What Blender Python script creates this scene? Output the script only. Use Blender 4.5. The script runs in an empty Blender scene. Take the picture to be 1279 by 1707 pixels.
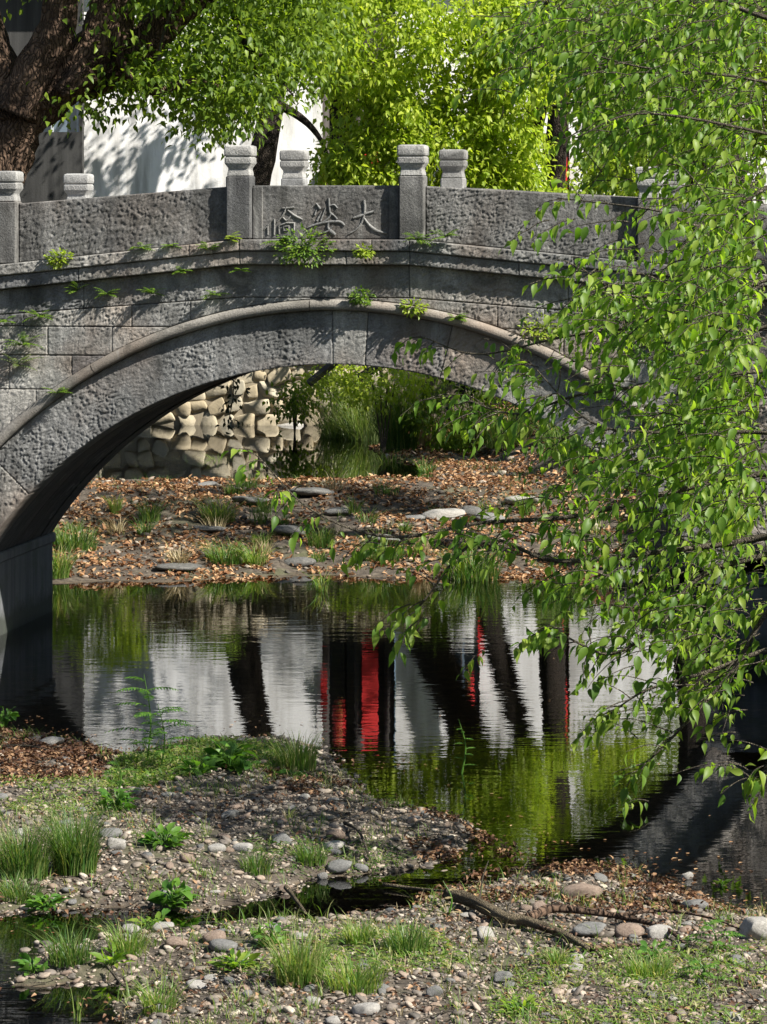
import bpy, bmesh, math, random
import numpy as np
from mathutils import Vector, Matrix

random.seed(7)
rng = np.random.default_rng(7)
scene = bpy.context.scene
COL = scene.collection

# ------------------------------------------------------------------ camera, world, sun
EYE = 4.13            # eye height over the lower water
FPX = 5460.0          # focal length in photograph pixels
HORIZON = 340.0       # photograph row of the horizon
cam_data = bpy.data.cameras.new('camera')
cam = bpy.data.objects.new('camera', cam_data)
COL.objects.link(cam)
cam.location = (0, 0, EYE)
cam.rotation_euler = (math.radians(90), 0, 0)
cam_data.sensor_fit = 'AUTO'
cam_data.sensor_width = 36.0
cam_data.lens = FPX / 1707.0 * 36.0
cam_data.shift_y = -(853.5 - HORIZON) / 1707.0
cam_data.clip_start = 0.5
cam_data.clip_end = 3000
scene.camera = cam

SUN = Vector((0.616, -0.383, 0.69)).normalized()
world = bpy.data.worlds.new('World')
scene.world = world
world.use_nodes = True
wn = world.node_tree.nodes
wl = world.node_tree.links
sky = wn.new('ShaderNodeTexSky')
sky.sky_type = 'NISHITA'
sky.sun_disc = False
sky.sun_elevation = math.asin(SUN.z)
sky.sun_rotation = math.atan2(SUN.x, SUN.y)
wn['Background'].inputs['Strength'].default_value = 0.055
wl.new(sky.outputs[0], wn['Background'].inputs['Color'])

sun_data = bpy.data.lights.new('sun', 'SUN')
sun_data.energy = 5.0
sun_data.angle = math.radians(0.6)
sun_data.color = (1.0, 0.955, 0.88)
sun_ob = bpy.data.objects.new('sun', sun_data)
sun_ob.rotation_euler = SUN.to_track_quat('Z', 'Y').to_euler()
sun_ob.location = (20, -10, 30)
COL.objects.link(sun_ob)

scene.view_settings.view_transform = 'Standard'
scene.view_settings.look = 'None'
scene.view_settings.gamma = 1
scene.view_settings.use_curve_mapping = False
scene.view_settings.exposure = 1.2
scene.render.engine = 'CYCLES'
scene.cycles.max_bounces = 8
scene.cycles.transparent_max_bounces = 12
scene.cycles.caustics_reflective = False
scene.cycles.caustics_refractive = False
scene.cycles.sample_clamp_indirect = 4.0

# ------------------------------------------------------------------ placing helpers
def P(px, py, Y):
    """point at distance Y seen at photograph pixel (px, py)"""
    return np.array([(px - 640.0) / FPX * Y, Y, EYE - (py - HORIZON) / FPX * Y])

def GY(py, z=0.0):
    return FPX * (EYE - z) / (py - HORIZON)

def G(px, py, z=0.0):
    Y = GY(py, z)
    return np.array([(px - 640.0) / FPX * Y, Y, z])

# ------------------------------------------------------------------ noise
def _hash(ix, iy, seed):
    h = (ix * 374761393 + iy * 668265263 + seed * 974634777) & 0xffffffff
    h = ((h ^ (h >> 13)) * 1274126177) & 0xffffffff
    h = (h ^ (h >> 16)) & 0xffff
    return h / 65535.0

def vnoise(x, y, seed=0):
    x = np.asarray(x, float); y = np.asarray(y, float)
    xf = np.floor(x); yf = np.floor(y)
    ix = xf.astype(np.int64); iy = yf.astype(np.int64)
    fx = x - xf; fy = y - yf
    fx = fx * fx * (3 - 2 * fx); fy = fy * fy * (3 - 2 * fy)
    a = _hash(ix, iy, seed); b = _hash(ix + 1, iy, seed)
    c = _hash(ix, iy + 1, seed); d = _hash(ix + 1, iy + 1, seed)
    return (a * (1 - fx) + b * fx) * (1 - fy) + (c * (1 - fx) + d * fx) * fy

def fbm(x, y, seed=0, oct=3):
    t = 0; a = 0.5; s = 0
    for i in range(oct):
        t = t + a * vnoise(x, y, seed + i * 17); s += a
        x = x * 2.03; y = y * 2.03; a *= 0.5
    return t / s

# ------------------------------------------------------------------ mesh helpers
class Acc:
    """collects vertices and tris / quads and builds one mesh"""
    def __init__(self):
        self.v = []; self.t = []; self.q = []; self.n = 0
    def add(self, verts, tris=None, quads=None):
        verts = np.asarray(verts, float).reshape(-1, 3)
        if tris is not None and len(tris): self.t.append(np.asarray(tris, np.int64).reshape(-1, 3) + self.n)
        if quads is not None and len(quads): self.q.append(np.asarray(quads, np.int64).reshape(-1, 4) + self.n)
        self.v.append(verts); self.n += len(verts)
    def mesh(self, name, mat, smooth=False):
        me = bpy.data.meshes.new(name)
        v = np.concatenate(self.v) if self.v else np.zeros((0, 3))
        t = np.concatenate(self.t) if self.t else np.zeros((0, 3), np.int64)
        q = np.concatenate(self.q) if self.q else np.zeros((0, 4), np.int64)
        me.vertices.add(len(v)); me.vertices.foreach_set('co', v.ravel())
        loops = np.concatenate([t.ravel(), q.ravel()]).astype(np.int32)
        me.loops.add(len(loops)); me.loops.foreach_set('vertex_index', loops)
        nt, nq = len(t), len(q)
        st = np.concatenate([np.arange(nt) * 3, nt * 3 + np.arange(nq) * 4]).astype(np.int32)
        me.polygons.add(nt + nq); me.polygons.foreach_set('loop_start', st)
        me.polygons.foreach_set('use_smooth', np.full(nt + nq, smooth))
        me.update(calc_edges=True); me.validate()
        if mat: me.materials.append(mat)
        return me
    def obj(self, name, mat, parent=None, smooth=False):
        return link(name, self.mesh(name, mat, smooth), parent)

def link(name, me, parent=None, loc=None):
    o = bpy.data.objects.new(name, me)
    COL.objects.link(o)
    if parent is not None: o.parent = parent
    if loc is not None: o.location = loc
    return o

def tag(o, label=None, cat=None, group=None, kind=None):
    if label: o['label'] = label
    if cat: o['category'] = cat
    if group: o['group'] = group
    if kind: o['kind'] = kind
    return o

def thing(name, label, cat, loc=(0, 0, 0), rz=0, group=None):
    o = bpy.data.objects.new(name, None)
    o.empty_display_size = 0.2
    COL.objects.link(o)
    o.location = loc; o.rotation_euler = (0, 0, rz)
    return tag(o, label, cat, group)

def box(acc, x0, x1, y0, y1, z0, z1):
    v = [(x0,y0,z0),(x1,y0,z0),(x1,y1,z0),(x0,y1,z0),(x0,y0,z1),(x1,y0,z1),(x1,y1,z1),(x0,y1,z1)]
    q = [(0,3,2,1),(4,5,6,7),(0,1,5,4),(1,2,6,5),(2,3,7,6),(3,0,4,7)]
    acc.add(v, quads=q)

def bevel_box(acc, x0, x1, y0, y1, z0, z1, b=0.01):
    bm = bmesh.new()
    bmesh.ops.create_cube(bm, size=1)
    for v in bm.verts:
        v.co = Vector((x0 + (v.co.x + .5) * (x1 - x0), y0 + (v.co.y + .5) * (y1 - y0), z0 + (v.co.z + .5) * (z1 - z0)))
    bmesh.ops.bevel(bm, geom=list(bm.edges), offset=b, segments=1, affect='EDGES')
    bmesh.ops.triangulate(bm, faces=bm.faces[:])
    bm.verts.index_update()
    acc.add([tuple(v.co) for v in bm.verts], tris=[[v.index for v in f.verts] for f in bm.faces])
    bm.free()

def tube(acc, pts, rads, sides=7, rough=0.0, seed=0, cap=True):
    pts = np.asarray(pts, float); n = len(pts)
    rads = np.broadcast_to(np.asarray(rads, float), (n,))
    tan = np.gradient(pts, axis=0)
    tan /= np.linalg.norm(tan, axis=1)[:, None] + 1e-9
    ref = np.array([0.31, 0.93, 0.2]) if abs(tan[:, 1]).mean() < 0.8 else np.array([1.0, 0.1, 0.2])
    a = np.cross(tan, ref); a /= np.linalg.norm(a, axis=1)[:, None] + 1e-9
    b = np.cross(tan, a)
    th = np.arange(sides) / sides * 2 * np.pi
    ring = np.cos(th)[None, :, None] * a[:, None, :] + np.sin(th)[None, :, None] * b[:, None, :]
    r = rads[:, None] * np.ones((1, sides))
    if rough:
        ii, jj = np.meshgrid(np.arange(n), np.arange(sides), indexing='ij')
        cs = np.cos(th)[None, :] * 2.2 + ii * 0.07; sn = np.sin(th)[None, :] * 2.2 + ii * 0.11
        r = r * (1 + rough * (fbm(cs * 2 + seed, sn * 2 + seed * 3, seed, 3) - 0.5) * 2)
    v = (pts[:, None, :] + ring * r[:, :, None]).reshape(-1, 3)
    i, j = np.meshgrid(np.arange(n - 1), np.arange(sides), indexing='ij')
    i = i.ravel(); j = j.ravel(); k = (j + 1) % sides
    q = np.stack([i * sides + j, i * sides + k, (i + 1) * sides + k, (i + 1) * sides + j], 1)
    tr = []
    if cap:
        v = np.concatenate([v, pts[:1], pts[-1:]])
        c0 = n * sides; c1 = c0 + 1
        for s in range(sides):
            tr.append((c0, (s + 1) % sides, s)); tr.append((c1, (n - 1) * sides + s, (n - 1) * sides + (s + 1) % sides))
    acc.add(v, tris=tr, quads=q)

def smooth_path(pts, n):
    """Catmull-Rom through pts, n samples"""
    p = np.asarray(pts, float)
    if len(p) == 2:
        t = np.linspace(0, 1, n)[:, None]
        return p[0] * (1 - t) + p[1] * t
    p = np.concatenate([2 * p[:1] - p[1:2], p, 2 * p[-1:] - p[-2:-1]])
    m = len(p) - 3
    t = np.linspace(0, m, n); i = np.minimum(t.astype(int), m - 1); f = (t - i)[:, None]
    a, b, c, d = p[i], p[i + 1], p[i + 2], p[i + 3]
    return 0.5 * (2 * b + (c - a) * f + (2 * a - 5 * b + 4 * c - d) * f ** 2 + (3 * b - a - 3 * c + d) * f ** 3)

# leaf templates: x across, y along from the stalk, z up
def leaf_template(w=0.5, fold=0.12, curl=0.12, kind='ovate'):
    if kind == 'ovate':
        prof = [(0.0, 0.03), (0.3, 1.0), (0.68, 0.62), (1.0, 0.0)]
    elif kind == 'lance':
        prof = [(0.0, 0.05), (0.35, 1.0), (0.7, 0.7), (1.0, 0.0)]
    else:
        prof = [(0.0, 0.2), (0.4, 1.0), (0.75, 0.9), (1.0, 0.0)]
    v = [(0, 0, 0)]
    for y, h in prof[1:3]:
        zc = -curl * y * y
        v += [(-h * w / 2, y, zc + fold * h), (0, y, zc), (h * w / 2, y, zc + fold * h)]
    v.append((0, 1, -curl * 1.2))
    t = [(0, 2, 1), (0, 3, 2), (4, 1, 2), (4, 2, 5), (5, 2, 3), (5, 3, 6), (7, 4, 5), (7, 5, 6)]
    return np.array(v, float), np.array(t)

def fine_leaf(w, fold, curl):
    rows_ = [(0.10, 0.45), (0.28, 0.95), (0.48, 1.0), (0.70, 0.62), (0.88, 0.22)]
    v = [(0, 0, 0)]
    for y, h in rows_:
        zc = -curl * y * y
        v += [(-h * w / 2, y - 0.03, zc + fold * h), (0, y, zc), (h * w / 2, y - 0.03, zc + fold * h)]
    v.append((0, 1.02, -curl * 1.15)); e = len(v) - 1
    t = [(0, 2, 1), (0, 3, 2)]
    for r in range(len(rows_) - 1):
        a, b = 1 + 3 * r, 4 + 3 * r
        t += [(a, a + 1, b + 1), (a, b + 1, b), (a + 1, a + 2, b + 2), (a + 1, b + 2, b + 1)]
    a = e - 3
    t += [(a, a + 1, e), (a + 1, a + 2, e)]
    return np.array(v, float), np.array(t)

def basis(d, up):
    """rows of unit vectors: across, along, normal, for directions d and rough normals up"""
    d = d / (np.linalg.norm(d, axis=1)[:, None] + 1e-9)
    x = np.cross(d, up); x /= np.linalg.norm(x, axis=1)[:, None] + 1e-9
    return x, d, np.cross(x, d)

def add_leaves(acc, pos, d, up, size, tmpl):
    V, T = tmpl
    x, y, z = basis(d, up)
    size = np.broadcast_to(np.asarray(size, float), (len(pos),))
    w = (V[None, :, 0, None] * x[:, None] + V[None, :, 1, None] * y[:, None] + V[None, :, 2, None] * z[:, None])
    w = pos[:, None] + w * size[:, None, None]
    k = len(V)
    t = T[None] + (np.arange(len(pos)) * k)[:, None, None]
    acc.add(w.reshape(-1, 3), tris=t.reshape(-1, 3))

def leaf_objects(parent, me, pos, d, up, size, name='leaf'):
    """single leaves as parts sharing one mesh"""
    x, y, z = basis(d, up)
    size = np.broadcast_to(np.asarray(size, float), (len(pos),))
    pw = parent.matrix_world.copy() if parent.parent else Matrix.LocRotScale(parent.location, parent.rotation_euler, None)
    inv = pw.inverted()
    for i in range(len(pos)):
        o = bpy.data.objects.new(name, me)
        s = size[i]
        m = Matrix(((x[i][0]*s, y[i][0]*s, z[i][0]*s, pos[i][0]), (x[i][1]*s, y[i][1]*s, z[i][1]*s, pos[i][1]), (x[i][2]*s, y[i][2]*s, z[i][2]*s, pos[i][2]), (0, 0, 0, 1)))
        o.parent = parent
        o.matrix_local = inv @ m
        COL.objects.link(o)

def rand_dirs(n, r=rng):
    v = r.normal(size=(n, 3))
    return v / np.linalg.norm(v, axis=1)[:, None]

# ------------------------------------------------------------------ materials
def new_mat(name):
    m = bpy.data.materials.new(name)
    m.use_nodes = True
    nt = m.node_tree
    return m, nt, nt.nodes['Principled BSDF']

def N(nt, typ, **kw):
    n = nt.nodes.new(typ)
    for k, v in kw.items(): setattr(n, k, v)
    return n

def noise_node(nt, vec, scale, detail=4, rough=0.55, dist=0.0):
    n = N(nt, 'ShaderNodeTexNoise')
    n.inputs['Scale'].default_value = scale
    n.inputs['Detail'].default_value = detail
    n.inputs['Roughness'].default_value = rough
    n.inputs['Distortion'].default_value = dist
    if vec is not None: nt.links.new(vec, n.inputs['Vector'])
    return n.outputs['Fac']

def mapping(nt, vec, scale=(1, 1, 1), rot=(0, 0, 0)):
    n = N(nt, 'ShaderNodeMapping')
    n.inputs['Scale'].default_value = scale
    n.inputs['Rotation'].default_value = rot
    nt.links.new(vec, n.inputs['Vector'])
    return n.outputs['Vector']

def ramp(nt, fac, stops):
    n = N(nt, 'ShaderNodeValToRGB')
    e = n.color_ramp.elements
    while len(e) < len(stops): e.new(0.5)
    for k, (p, c) in enumerate(stops):
        e[k].position = p
        e[k].color = (*c, 1) if len(c) == 3 else c
    nt.links.new(fac, n.inputs['Fac'])
    return n.outputs['Color']

def g3(v): return (v, v, v)

def mixc(nt, fac, a, b, mode='MIX'):
    n = N(nt, 'ShaderNodeMix', data_type='RGBA', blend_type=mode)
    for s, val in ((0, fac), (6, a), (7, b)):
        if isinstance(val, (int, float)): n.inputs[s].default_value = val
        elif isinstance(val, tuple): n.inputs[s].default_value = (*val, 1)
        else: nt.links.new(val, n.inputs[s])
    return n.outputs[2]

def bump(nt, h, dist, strength=1.0, normal=None):
    n = N(nt, 'ShaderNodeBump')
    n.inputs['Distance'].default_value = dist
    n.inputs['Strength'].default_value = strength
    nt.links.new(h, n.inputs['Height'])
    if normal is not None: nt.links.new(normal, n.inputs['Normal'])
    return n.outputs['Normal']

def coords(nt, which='Object'):
    return N(nt, 'ShaderNodeTexCoord').outputs[which]

def world_pos(nt):
    return N(nt, 'ShaderNodeNewGeometry').outputs['Position']

def per_object(nt):
    return N(nt, 'ShaderNodeObjectInfo').outputs['Random']

def per_island(nt):
    return N(nt, 'ShaderNodeNewGeometry').outputs['Random Per Island']

def stone_material(name, lo, mid, hi, vary=0.25, streak=0.5, warm=0.3):
    m, nt, b = new_mat(name)
    c = coords(nt)
    big = noise_node(nt, c, 1.3, 6, 0.62, 0.6)
    col = ramp(nt, big, [(0.30, lo), (0.48, mid), (0.68, hi)])
    # vertical weather streaks
    st = noise_node(nt, mapping(nt, c, (9, 9, 0.7)), 1.0, 4, 0.6)
    col = mixc(nt, streak, col, ramp(nt, st, [(0.35, g3(0.42)), (0.62, g3(1.15))]), 'MULTIPLY')
    # lichen and grain speckle
    sp = noise_node(nt, c, 70, 3, 0.7)
    col = mixc(nt, 0.55, col, ramp(nt, sp, [(0.36, g3(0.55)), (0.5, g3(1.0)), (0.66, g3(1.5))]), 'MULTIPLY')
    # warm iron tint in patches, and every stone a little different
    wn_ = noise_node(nt, c, 0.9, 3, 0.5)
    wf = ramp(nt, wn_, [(0.48, g3(0)), (0.66, g3(warm))])
    col = mixc(nt, wf, col, (0.21, 0.15, 0.11))
    # pale lime runs and dark damp patches
    lr = noise_node(nt, mapping(nt, c, (4, 4, 0.9), (0, 0.35, 0)), 1.0, 5, 0.7, 0.8)
    col = mixc(nt, ramp(nt, lr, [(0.6, g3(0)), (0.7, g3(0.45))]), col, (0.36, 0.36, 0.34))
    dm = noise_node(nt, c, 2.7, 5, 0.65, 1.0)
    col = mixc(nt, ramp(nt, dm, [(0.54, g3(0)), (0.68, g3(0.55))]), col, (0.03, 0.031, 0.027))
    pv = ramp(nt, per_object(nt), [(0.0, (1 - vary, 1 - vary, 1 - vary * .9)), (0.5, (1.0, 0.98, 0.95)), (1.0, (1 + vary, 1 + vary * .8, 1 + vary * .6))])
    col = mixc(nt, 1.0, col, pv, 'MULTIPLY')
    nt.links.new(col, b.inputs['Base Color'])
    b.inputs['Roughness'].default_value = 0.93
    b.inputs['Specular IOR Level'].default_value = 0.25
    nt.links.new(bump(nt, noise_node(nt, c, 60, 4, 0.7), 0.009, 0.9), b.inputs['Normal'])
    return m

M = {}
M['stone'] = stone_material('weathered_granite', (0.10, 0.102, 0.097), (0.195, 0.196, 0.187), (0.32, 0.32, 0.305), 0.3, 0.5, 0.55)
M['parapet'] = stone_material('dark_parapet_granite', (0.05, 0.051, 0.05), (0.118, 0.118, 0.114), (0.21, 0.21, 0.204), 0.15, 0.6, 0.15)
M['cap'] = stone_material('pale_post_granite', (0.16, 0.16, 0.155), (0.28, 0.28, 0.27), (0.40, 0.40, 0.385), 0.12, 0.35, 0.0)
M['moulding'] = stone_material('arch_moulding_granite', (0.11, 0.105, 0.095), (0.20, 0.19, 0.17), (0.30, 0.285, 0.26), 0.15, 0.2, 0.5)
M['soffit'] = stone_material('dark_vault_granite', (0.03, 0.031, 0.032), (0.06, 0.06, 0.06), (0.10, 0.10, 0.098), 0.25, 0.6, 0.1)  # darker granite tone for the vault ribs
M['letter'] = stone_material('carved_letter_granite', (0.13, 0.13, 0.125), (0.19, 0.19, 0.183), (0.26, 0.26, 0.25), 0.05, 0.2, 0.0)

def concrete_material(name, lo, hi, tide=False):
    m, nt, b = new_mat(name)
    c = coords(nt)
    st = noise_node(nt, mapping(nt, c, (7, 7, 0.35)), 1.0, 5, 0.65)
    col = ramp(nt, st, [(0.3, lo), (0.7, hi)])
    if tide:
        sp = N(nt, 'ShaderNodeSeparateXYZ'); nt.links.new(c, sp.inputs[0])
        ad = N(nt, 'ShaderNodeMath', operation='MULTIPLY_ADD'); nt.links.new(noise_node(nt, c, 4, 4, 0.6), ad.inputs[0]); ad.inputs[1].default_value = -0.3; nt.links.new(sp.outputs['Z'], ad.inputs[2])
        col = mixc(nt, ramp(nt, ad.outputs[0], [(0.0, g3(0.9)), (0.12, g3(0.0))]), col, (0.022, 0.026, 0.018))
        col = mixc(nt, ramp(nt, noise_node(nt, c, 3.2, 5, 0.65), [(0.52, g3(0)), (0.66, g3(0.6))]), col, (0.05, 0.065, 0.04))
    nt.links.new(col, b.inputs['Base Color'])
    b.inputs['Roughness'].default_value = 0.9
    nt.links.new(bump(nt, noise_node(nt, c, 30, 5, 0.6), 0.006, 0.6), b.inputs['Normal'])
    return m
M['abutment'] = concrete_material('stained_abutment_render', (0.05, 0.053, 0.055), (0.14, 0.145, 0.15), True)

def leaf_material(name, c0, c1, c2, trans=0.45, tcol=None, gloss=0.35, island=True):
    m, nt, b = new_mat(name)
    r = per_island(nt) if island else per_object(nt)
    col = ramp(nt, r, [(0.0, c0), (0.5, c1), (1.0, c2)])
    nt.links.new(col, b.inputs['Base Color'])
    b.inputs['Roughness'].default_value = gloss + 0.1
    b.inputs['Specular IOR Level'].default_value = 0.28
    tr = N(nt, 'ShaderNodeBsdfTranslucent')
    tc = mixc(nt, 1.0, col, tcol or (2.1, 2.3, 0.9), 'MULTIPLY')
    nt.links.new(tc, tr.inputs['Color'])
    mx = N(nt, 'ShaderNodeMixShader')
    mx.inputs[0].default_value = trans
    nt.links.new(b.outputs[0], mx.inputs[1]); nt.links.new(tr.outputs[0], mx.inputs[2])
    nt.links.new(mx.outputs[0], nt.nodes['Material Output'].inputs['Surface'])
    return m

for suffix, isl in (('', True), ('_single', False)):
    M['leaf_right' + suffix] = leaf_material('riverside_leaf' + suffix, (0.07, 0.145, 0.02), (0.13, 0.22, 0.028), (0.25, 0.33, 0.05), 0.52, (1.85, 2.0, 0.7), island=isl)
    M['leaf_bright' + suffix] = leaf_material('spring_camphor_leaf' + suffix, (0.18, 0.26, 0.025), (0.28, 0.36, 0.035), (0.39, 0.44, 0.06), 0.48, (1.7, 1.8, 0.8), island=isl)
    M['leaf_dark' + suffix] = leaf_material('old_camphor_leaf' + suffix, (0.06, 0.11, 0.016), (0.115, 0.185, 0.02), (0.21, 0.29, 0.03), 0.47, (1.8, 1.8, 0.7), island=isl)
    M['leaf_mid' + suffix] = leaf_material('bank_tree_leaf' + suffix, (0.075, 0.13, 0.016), (0.15, 0.22, 0.022), (0.26, 0.33, 0.035), 0.47, (1.8, 1.8, 0.7), island=isl)
    M['herb' + suffix] = leaf_material('bank_herb_leaf' + suffix, (0.045, 0.12, 0.02), (0.075, 0.165, 0.025), (0.11, 0.21, 0.03), 0.35, island=isl)
M['fern'] = leaf_material('bridge_fern_leaf', (0.06, 0.12, 0.015), (0.10, 0.18, 0.02), (0.17, 0.24, 0.03), 0.35)
M['fern_yellow'] = leaf_material('yellow_green_fern_leaf', (0.16, 0.23, 0.02), (0.22, 0.29, 0.03), (0.28, 0.33, 0.04), 0.35)
M['grass'] = leaf_material('bank_grass_blade', (0.035, 0.09, 0.02), (0.075, 0.145, 0.028), (0.19, 0.20, 0.075), 0.35)
M['grass_light'] = leaf_material('fresh_grass_blade', (0.07, 0.14, 0.028), (0.13, 0.21, 0.042), (0.32, 0.29, 0.14), 0.4)
M['reed'] = leaf_material('grey_green_reed_blade', (0.07, 0.12, 0.035), (0.13, 0.18, 0.06), (0.25, 0.26, 0.13), 0.35)
M['straw'] = leaf_material('dry_straw_blade', (0.25, 0.20, 0.10), (0.33, 0.27, 0.15), (0.40, 0.34, 0.2), 0.3, (1.2, 1.1, 0.9))
M['litter'] = leaf_material('fallen_leaf', (0.035, 0.018, 0.011), (0.11, 0.052, 0.026), (0.30, 0.185, 0.10), 0.12, (1.3, 1.0, 0.7), 0.5)
M['litter_sun_brightened'] = leaf_material('sun_brightened_fallen_leaf', (0.07, 0.032, 0.016), (0.22, 0.105, 0.045), (0.50, 0.33, 0.18), 0.15, (1.3, 1.0, 0.7), 0.6)  # brighter leaf colours, sunlight on the back bank put into the colour
M['far_leaf'] = leaf_material('far_foliage', (0.02, 0.05, 0.012), (0.04, 0.085, 0.015), (0.08, 0.13, 0.02), 0.3)
M['dry_vine'] = leaf_material('brown_vine_leaf', (0.04, 0.036, 0.016), (0.075, 0.064, 0.026), (0.12, 0.105, 0.04), 0.2, (1.3, 1.2, 0.8))
M['ivy_dark'] = leaf_material('dark_creeper_leaf', (0.012, 0.02, 0.01), (0.02, 0.032, 0.014), (0.035, 0.05, 0.02), 0.1)

def bark_material(name, lo, hi, sc=1.0):
    m, nt, b = new_mat(name)
    c = coords(nt)
    v = N(nt, 'ShaderNodeTexVoronoi', feature='DISTANCE_TO_EDGE')
    v.inputs['Scale'].default_value = 13 * sc
    mp = mapping(nt, c, (1.7, 1.7, 0.3), (0, 0.55, 0))
    wob = N(nt, 'ShaderNodeVectorMath', operation='ADD')
    nz = N(nt, 'ShaderNodeTexNoise'); nz.inputs['Scale'].default_value = 4 * sc; nt.links.new(c, nz.inputs['Vector'])
    sc_ = N(nt, 'ShaderNodeVectorMath', operation='SCALE'); sc_.inputs['Scale'].default_value = 0.35
    nt.links.new(nz.outputs['Color'], sc_.inputs[0])
    nt.links.new(mp, wob.inputs[0]); nt.links.new(sc_.outputs[0], wob.inputs[1])
    nt.links.new(wob.outputs[0], v.inputs['Vector'])
    f = ramp(nt, v.outputs['Distance'], [(0.0, g3(0)), (0.14, g3(0.6)), (0.4, g3(1))])
    big = noise_node(nt, c, 2.5, 5, 0.6)
    col = ramp(nt, big, [(0.3, lo), (0.7, hi)])
    col = mixc(nt, 0.8, col, ramp(nt, f, [(0, g3(0.3)), (0.6, g3(1))]), 'MULTIPLY')
    nt.links.new(col, b.inputs['Base Color'])
    b.inputs['Roughness'].default_value = 0.95
    b.inputs['Specular IOR Level'].default_value = 0.2
    nt.links.new(bump(nt, f, 0.035, 1.0), b.inputs['Normal'])
    return m
M['bark'] = bark_material('furrowed_camphor_bark', (0.06, 0.038, 0.026), (0.16, 0.105, 0.07))
M['bark_dark'] = bark_material('dark_trunk_bark', (0.025, 0.02, 0.016), (0.07, 0.055, 0.042), 1.5)
M['twig'] = bark_material('grey_twig_bark', (0.10, 0.085, 0.06), (0.22, 0.19, 0.14), 3)
M['deadwood'] = bark_material('driftwood_bark', (0.14, 0.11, 0.07), (0.32, 0.26, 0.17), 3)

def pebble_material(name, island):
    m, nt, b = new_mat(name)
    r = per_island(nt) if island else per_object(nt)
    col = ramp(nt, r, [(0.0, (0.075, 0.066, 0.055)), (0.25, (0.17, 0.142, 0.11)), (0.45, (0.12, 0.102, 0.086)), (0.62, (0.25, 0.205, 0.155)), (0.8, (0.19, 0.132, 0.095)), (1.0, (0.40, 0.35, 0.28))])
    c = world_pos(nt)
    col = mixc(nt, 0.6, col, ramp(nt, noise_node(nt, c, 45, 4, 0.65), [(0.3, g3(0.5)), (0.7, g3(1.35))]), 'MULTIPLY')
    nt.links.new(col, b.inputs['Base Color'])
    b.inputs['Roughness'].default_value = 0.75
    nt.links.new(bump(nt, noise_node(nt, c, 90, 4, 0.6), 0.004, 0.6), b.inputs['Normal'])
    return m
M['pebble'] = pebble_material('gravel_pebble', True)
M['cobble'] = pebble_material('loose_cobble', False)

def rock_material(name, lo, hi):
    m, nt, b = new_mat(name)
    c = coords(nt)
    col = ramp(nt, noise_node(nt, c, 6, 6, 0.65, 0.5), [(0.3, lo), (0.7, hi)])
    col = mixc(nt, 0.5, col, ramp(nt, noise_node(nt, c, 60, 4, 0.65), [(0.3, g3(0.6)), (0.7, g3(1.3))]), 'MULTIPLY')
    nt.links.new(col, b.inputs['Base Color'])
    b.inputs['Roughness'].default_value = 0.8
    nt.links.new(bump(nt, noise_node(nt, c, 25, 6, 0.65), 0.02, 0.7), b.inputs['Normal'])
    return m
M['rock_brown'] = rock_material('brown_cobble', (0.16, 0.11, 0.08), (0.34, 0.26, 0.20))
M['rock_pale'] = rock_material('pale_cobble', (0.24, 0.225, 0.2), (0.44, 0.42, 0.38))
M['rock_grey'] = rock_material('grey_cobble', (0.11, 0.11, 0.105), (0.24, 0.235, 0.22))
M['rock_wet'] = rock_material('dark_flat_rock', (0.05, 0.05, 0.048), (0.17, 0.165, 0.15))

# retaining wall stones
m, nt, b = new_mat('cream_field_stone'); M['field_stone'] = m
c = world_pos(nt)
col = ramp(nt, per_object(nt), [(0, (0.30, 0.245, 0.16)), (0.5, (0.42, 0.36, 0.255)), (1, (0.36, 0.325, 0.25))])
col = mixc(nt, 0.6, col, ramp(nt, noise_node(nt, c, 7, 5, 0.65), [(0.3, (0.7, 0.68, 0.58)), (0.65, g3(1.12))]), 'MULTIPLY')
nt.links.new(col, b.inputs['Base Color']); b.inputs['Roughness'].default_value = 0.9
nt.links.new(bump(nt, noise_node(nt, c, 18, 5, 0.6), 0.015, 0.6), b.inputs['Normal'])
M['mortar'] = concrete_material('wall_joint_earth', (0.17, 0.14, 0.095), (0.30, 0.255, 0.18))

# ground
m, nt, b = new_mat('river_bank_earth'); M['ground'] = m
c = world_pos(nt)
n1 = noise_node(nt, c, 0.9, 6, 0.65); n2 = noise_node(nt, c, 14, 6, 0.7)
col = ramp(nt, n2, [(0.3, (0.028, 0.021, 0.015)), (0.5, (0.068, 0.053, 0.038)), (0.68, (0.14, 0.115, 0.085))])
mossf = ramp(nt, n1, [(0.5, g3(0)), (0.64, g3(0.6))])
col = mixc(nt, mossf, col, (0.075, 0.085, 0.03))
# the bed under water is darker and browner
sep = N(nt, 'ShaderNodeSeparateXYZ'); nt.links.new(c, sep.inputs[0])
wet = ramp(nt, sep.outputs['Z'], [(0.0, g3(0)), (0.012, g3(1))])
bedc = ramp(nt, noise_node(nt, c, 7, 6, 0.7), [(0.3, (0.03, 0.023, 0.014)), (0.55, (0.08, 0.058, 0.034)), (0.75, (0.19, 0.135, 0.08))])
col = mixc(nt, wet, bedc, col)
nt.links.new(col, b.inputs['Base Color']); b.inputs['Roughness'].default_value = 0.95
nt.links.new(bump(nt, n2, 0.04, 0.8), b.inputs['Normal'])

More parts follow.
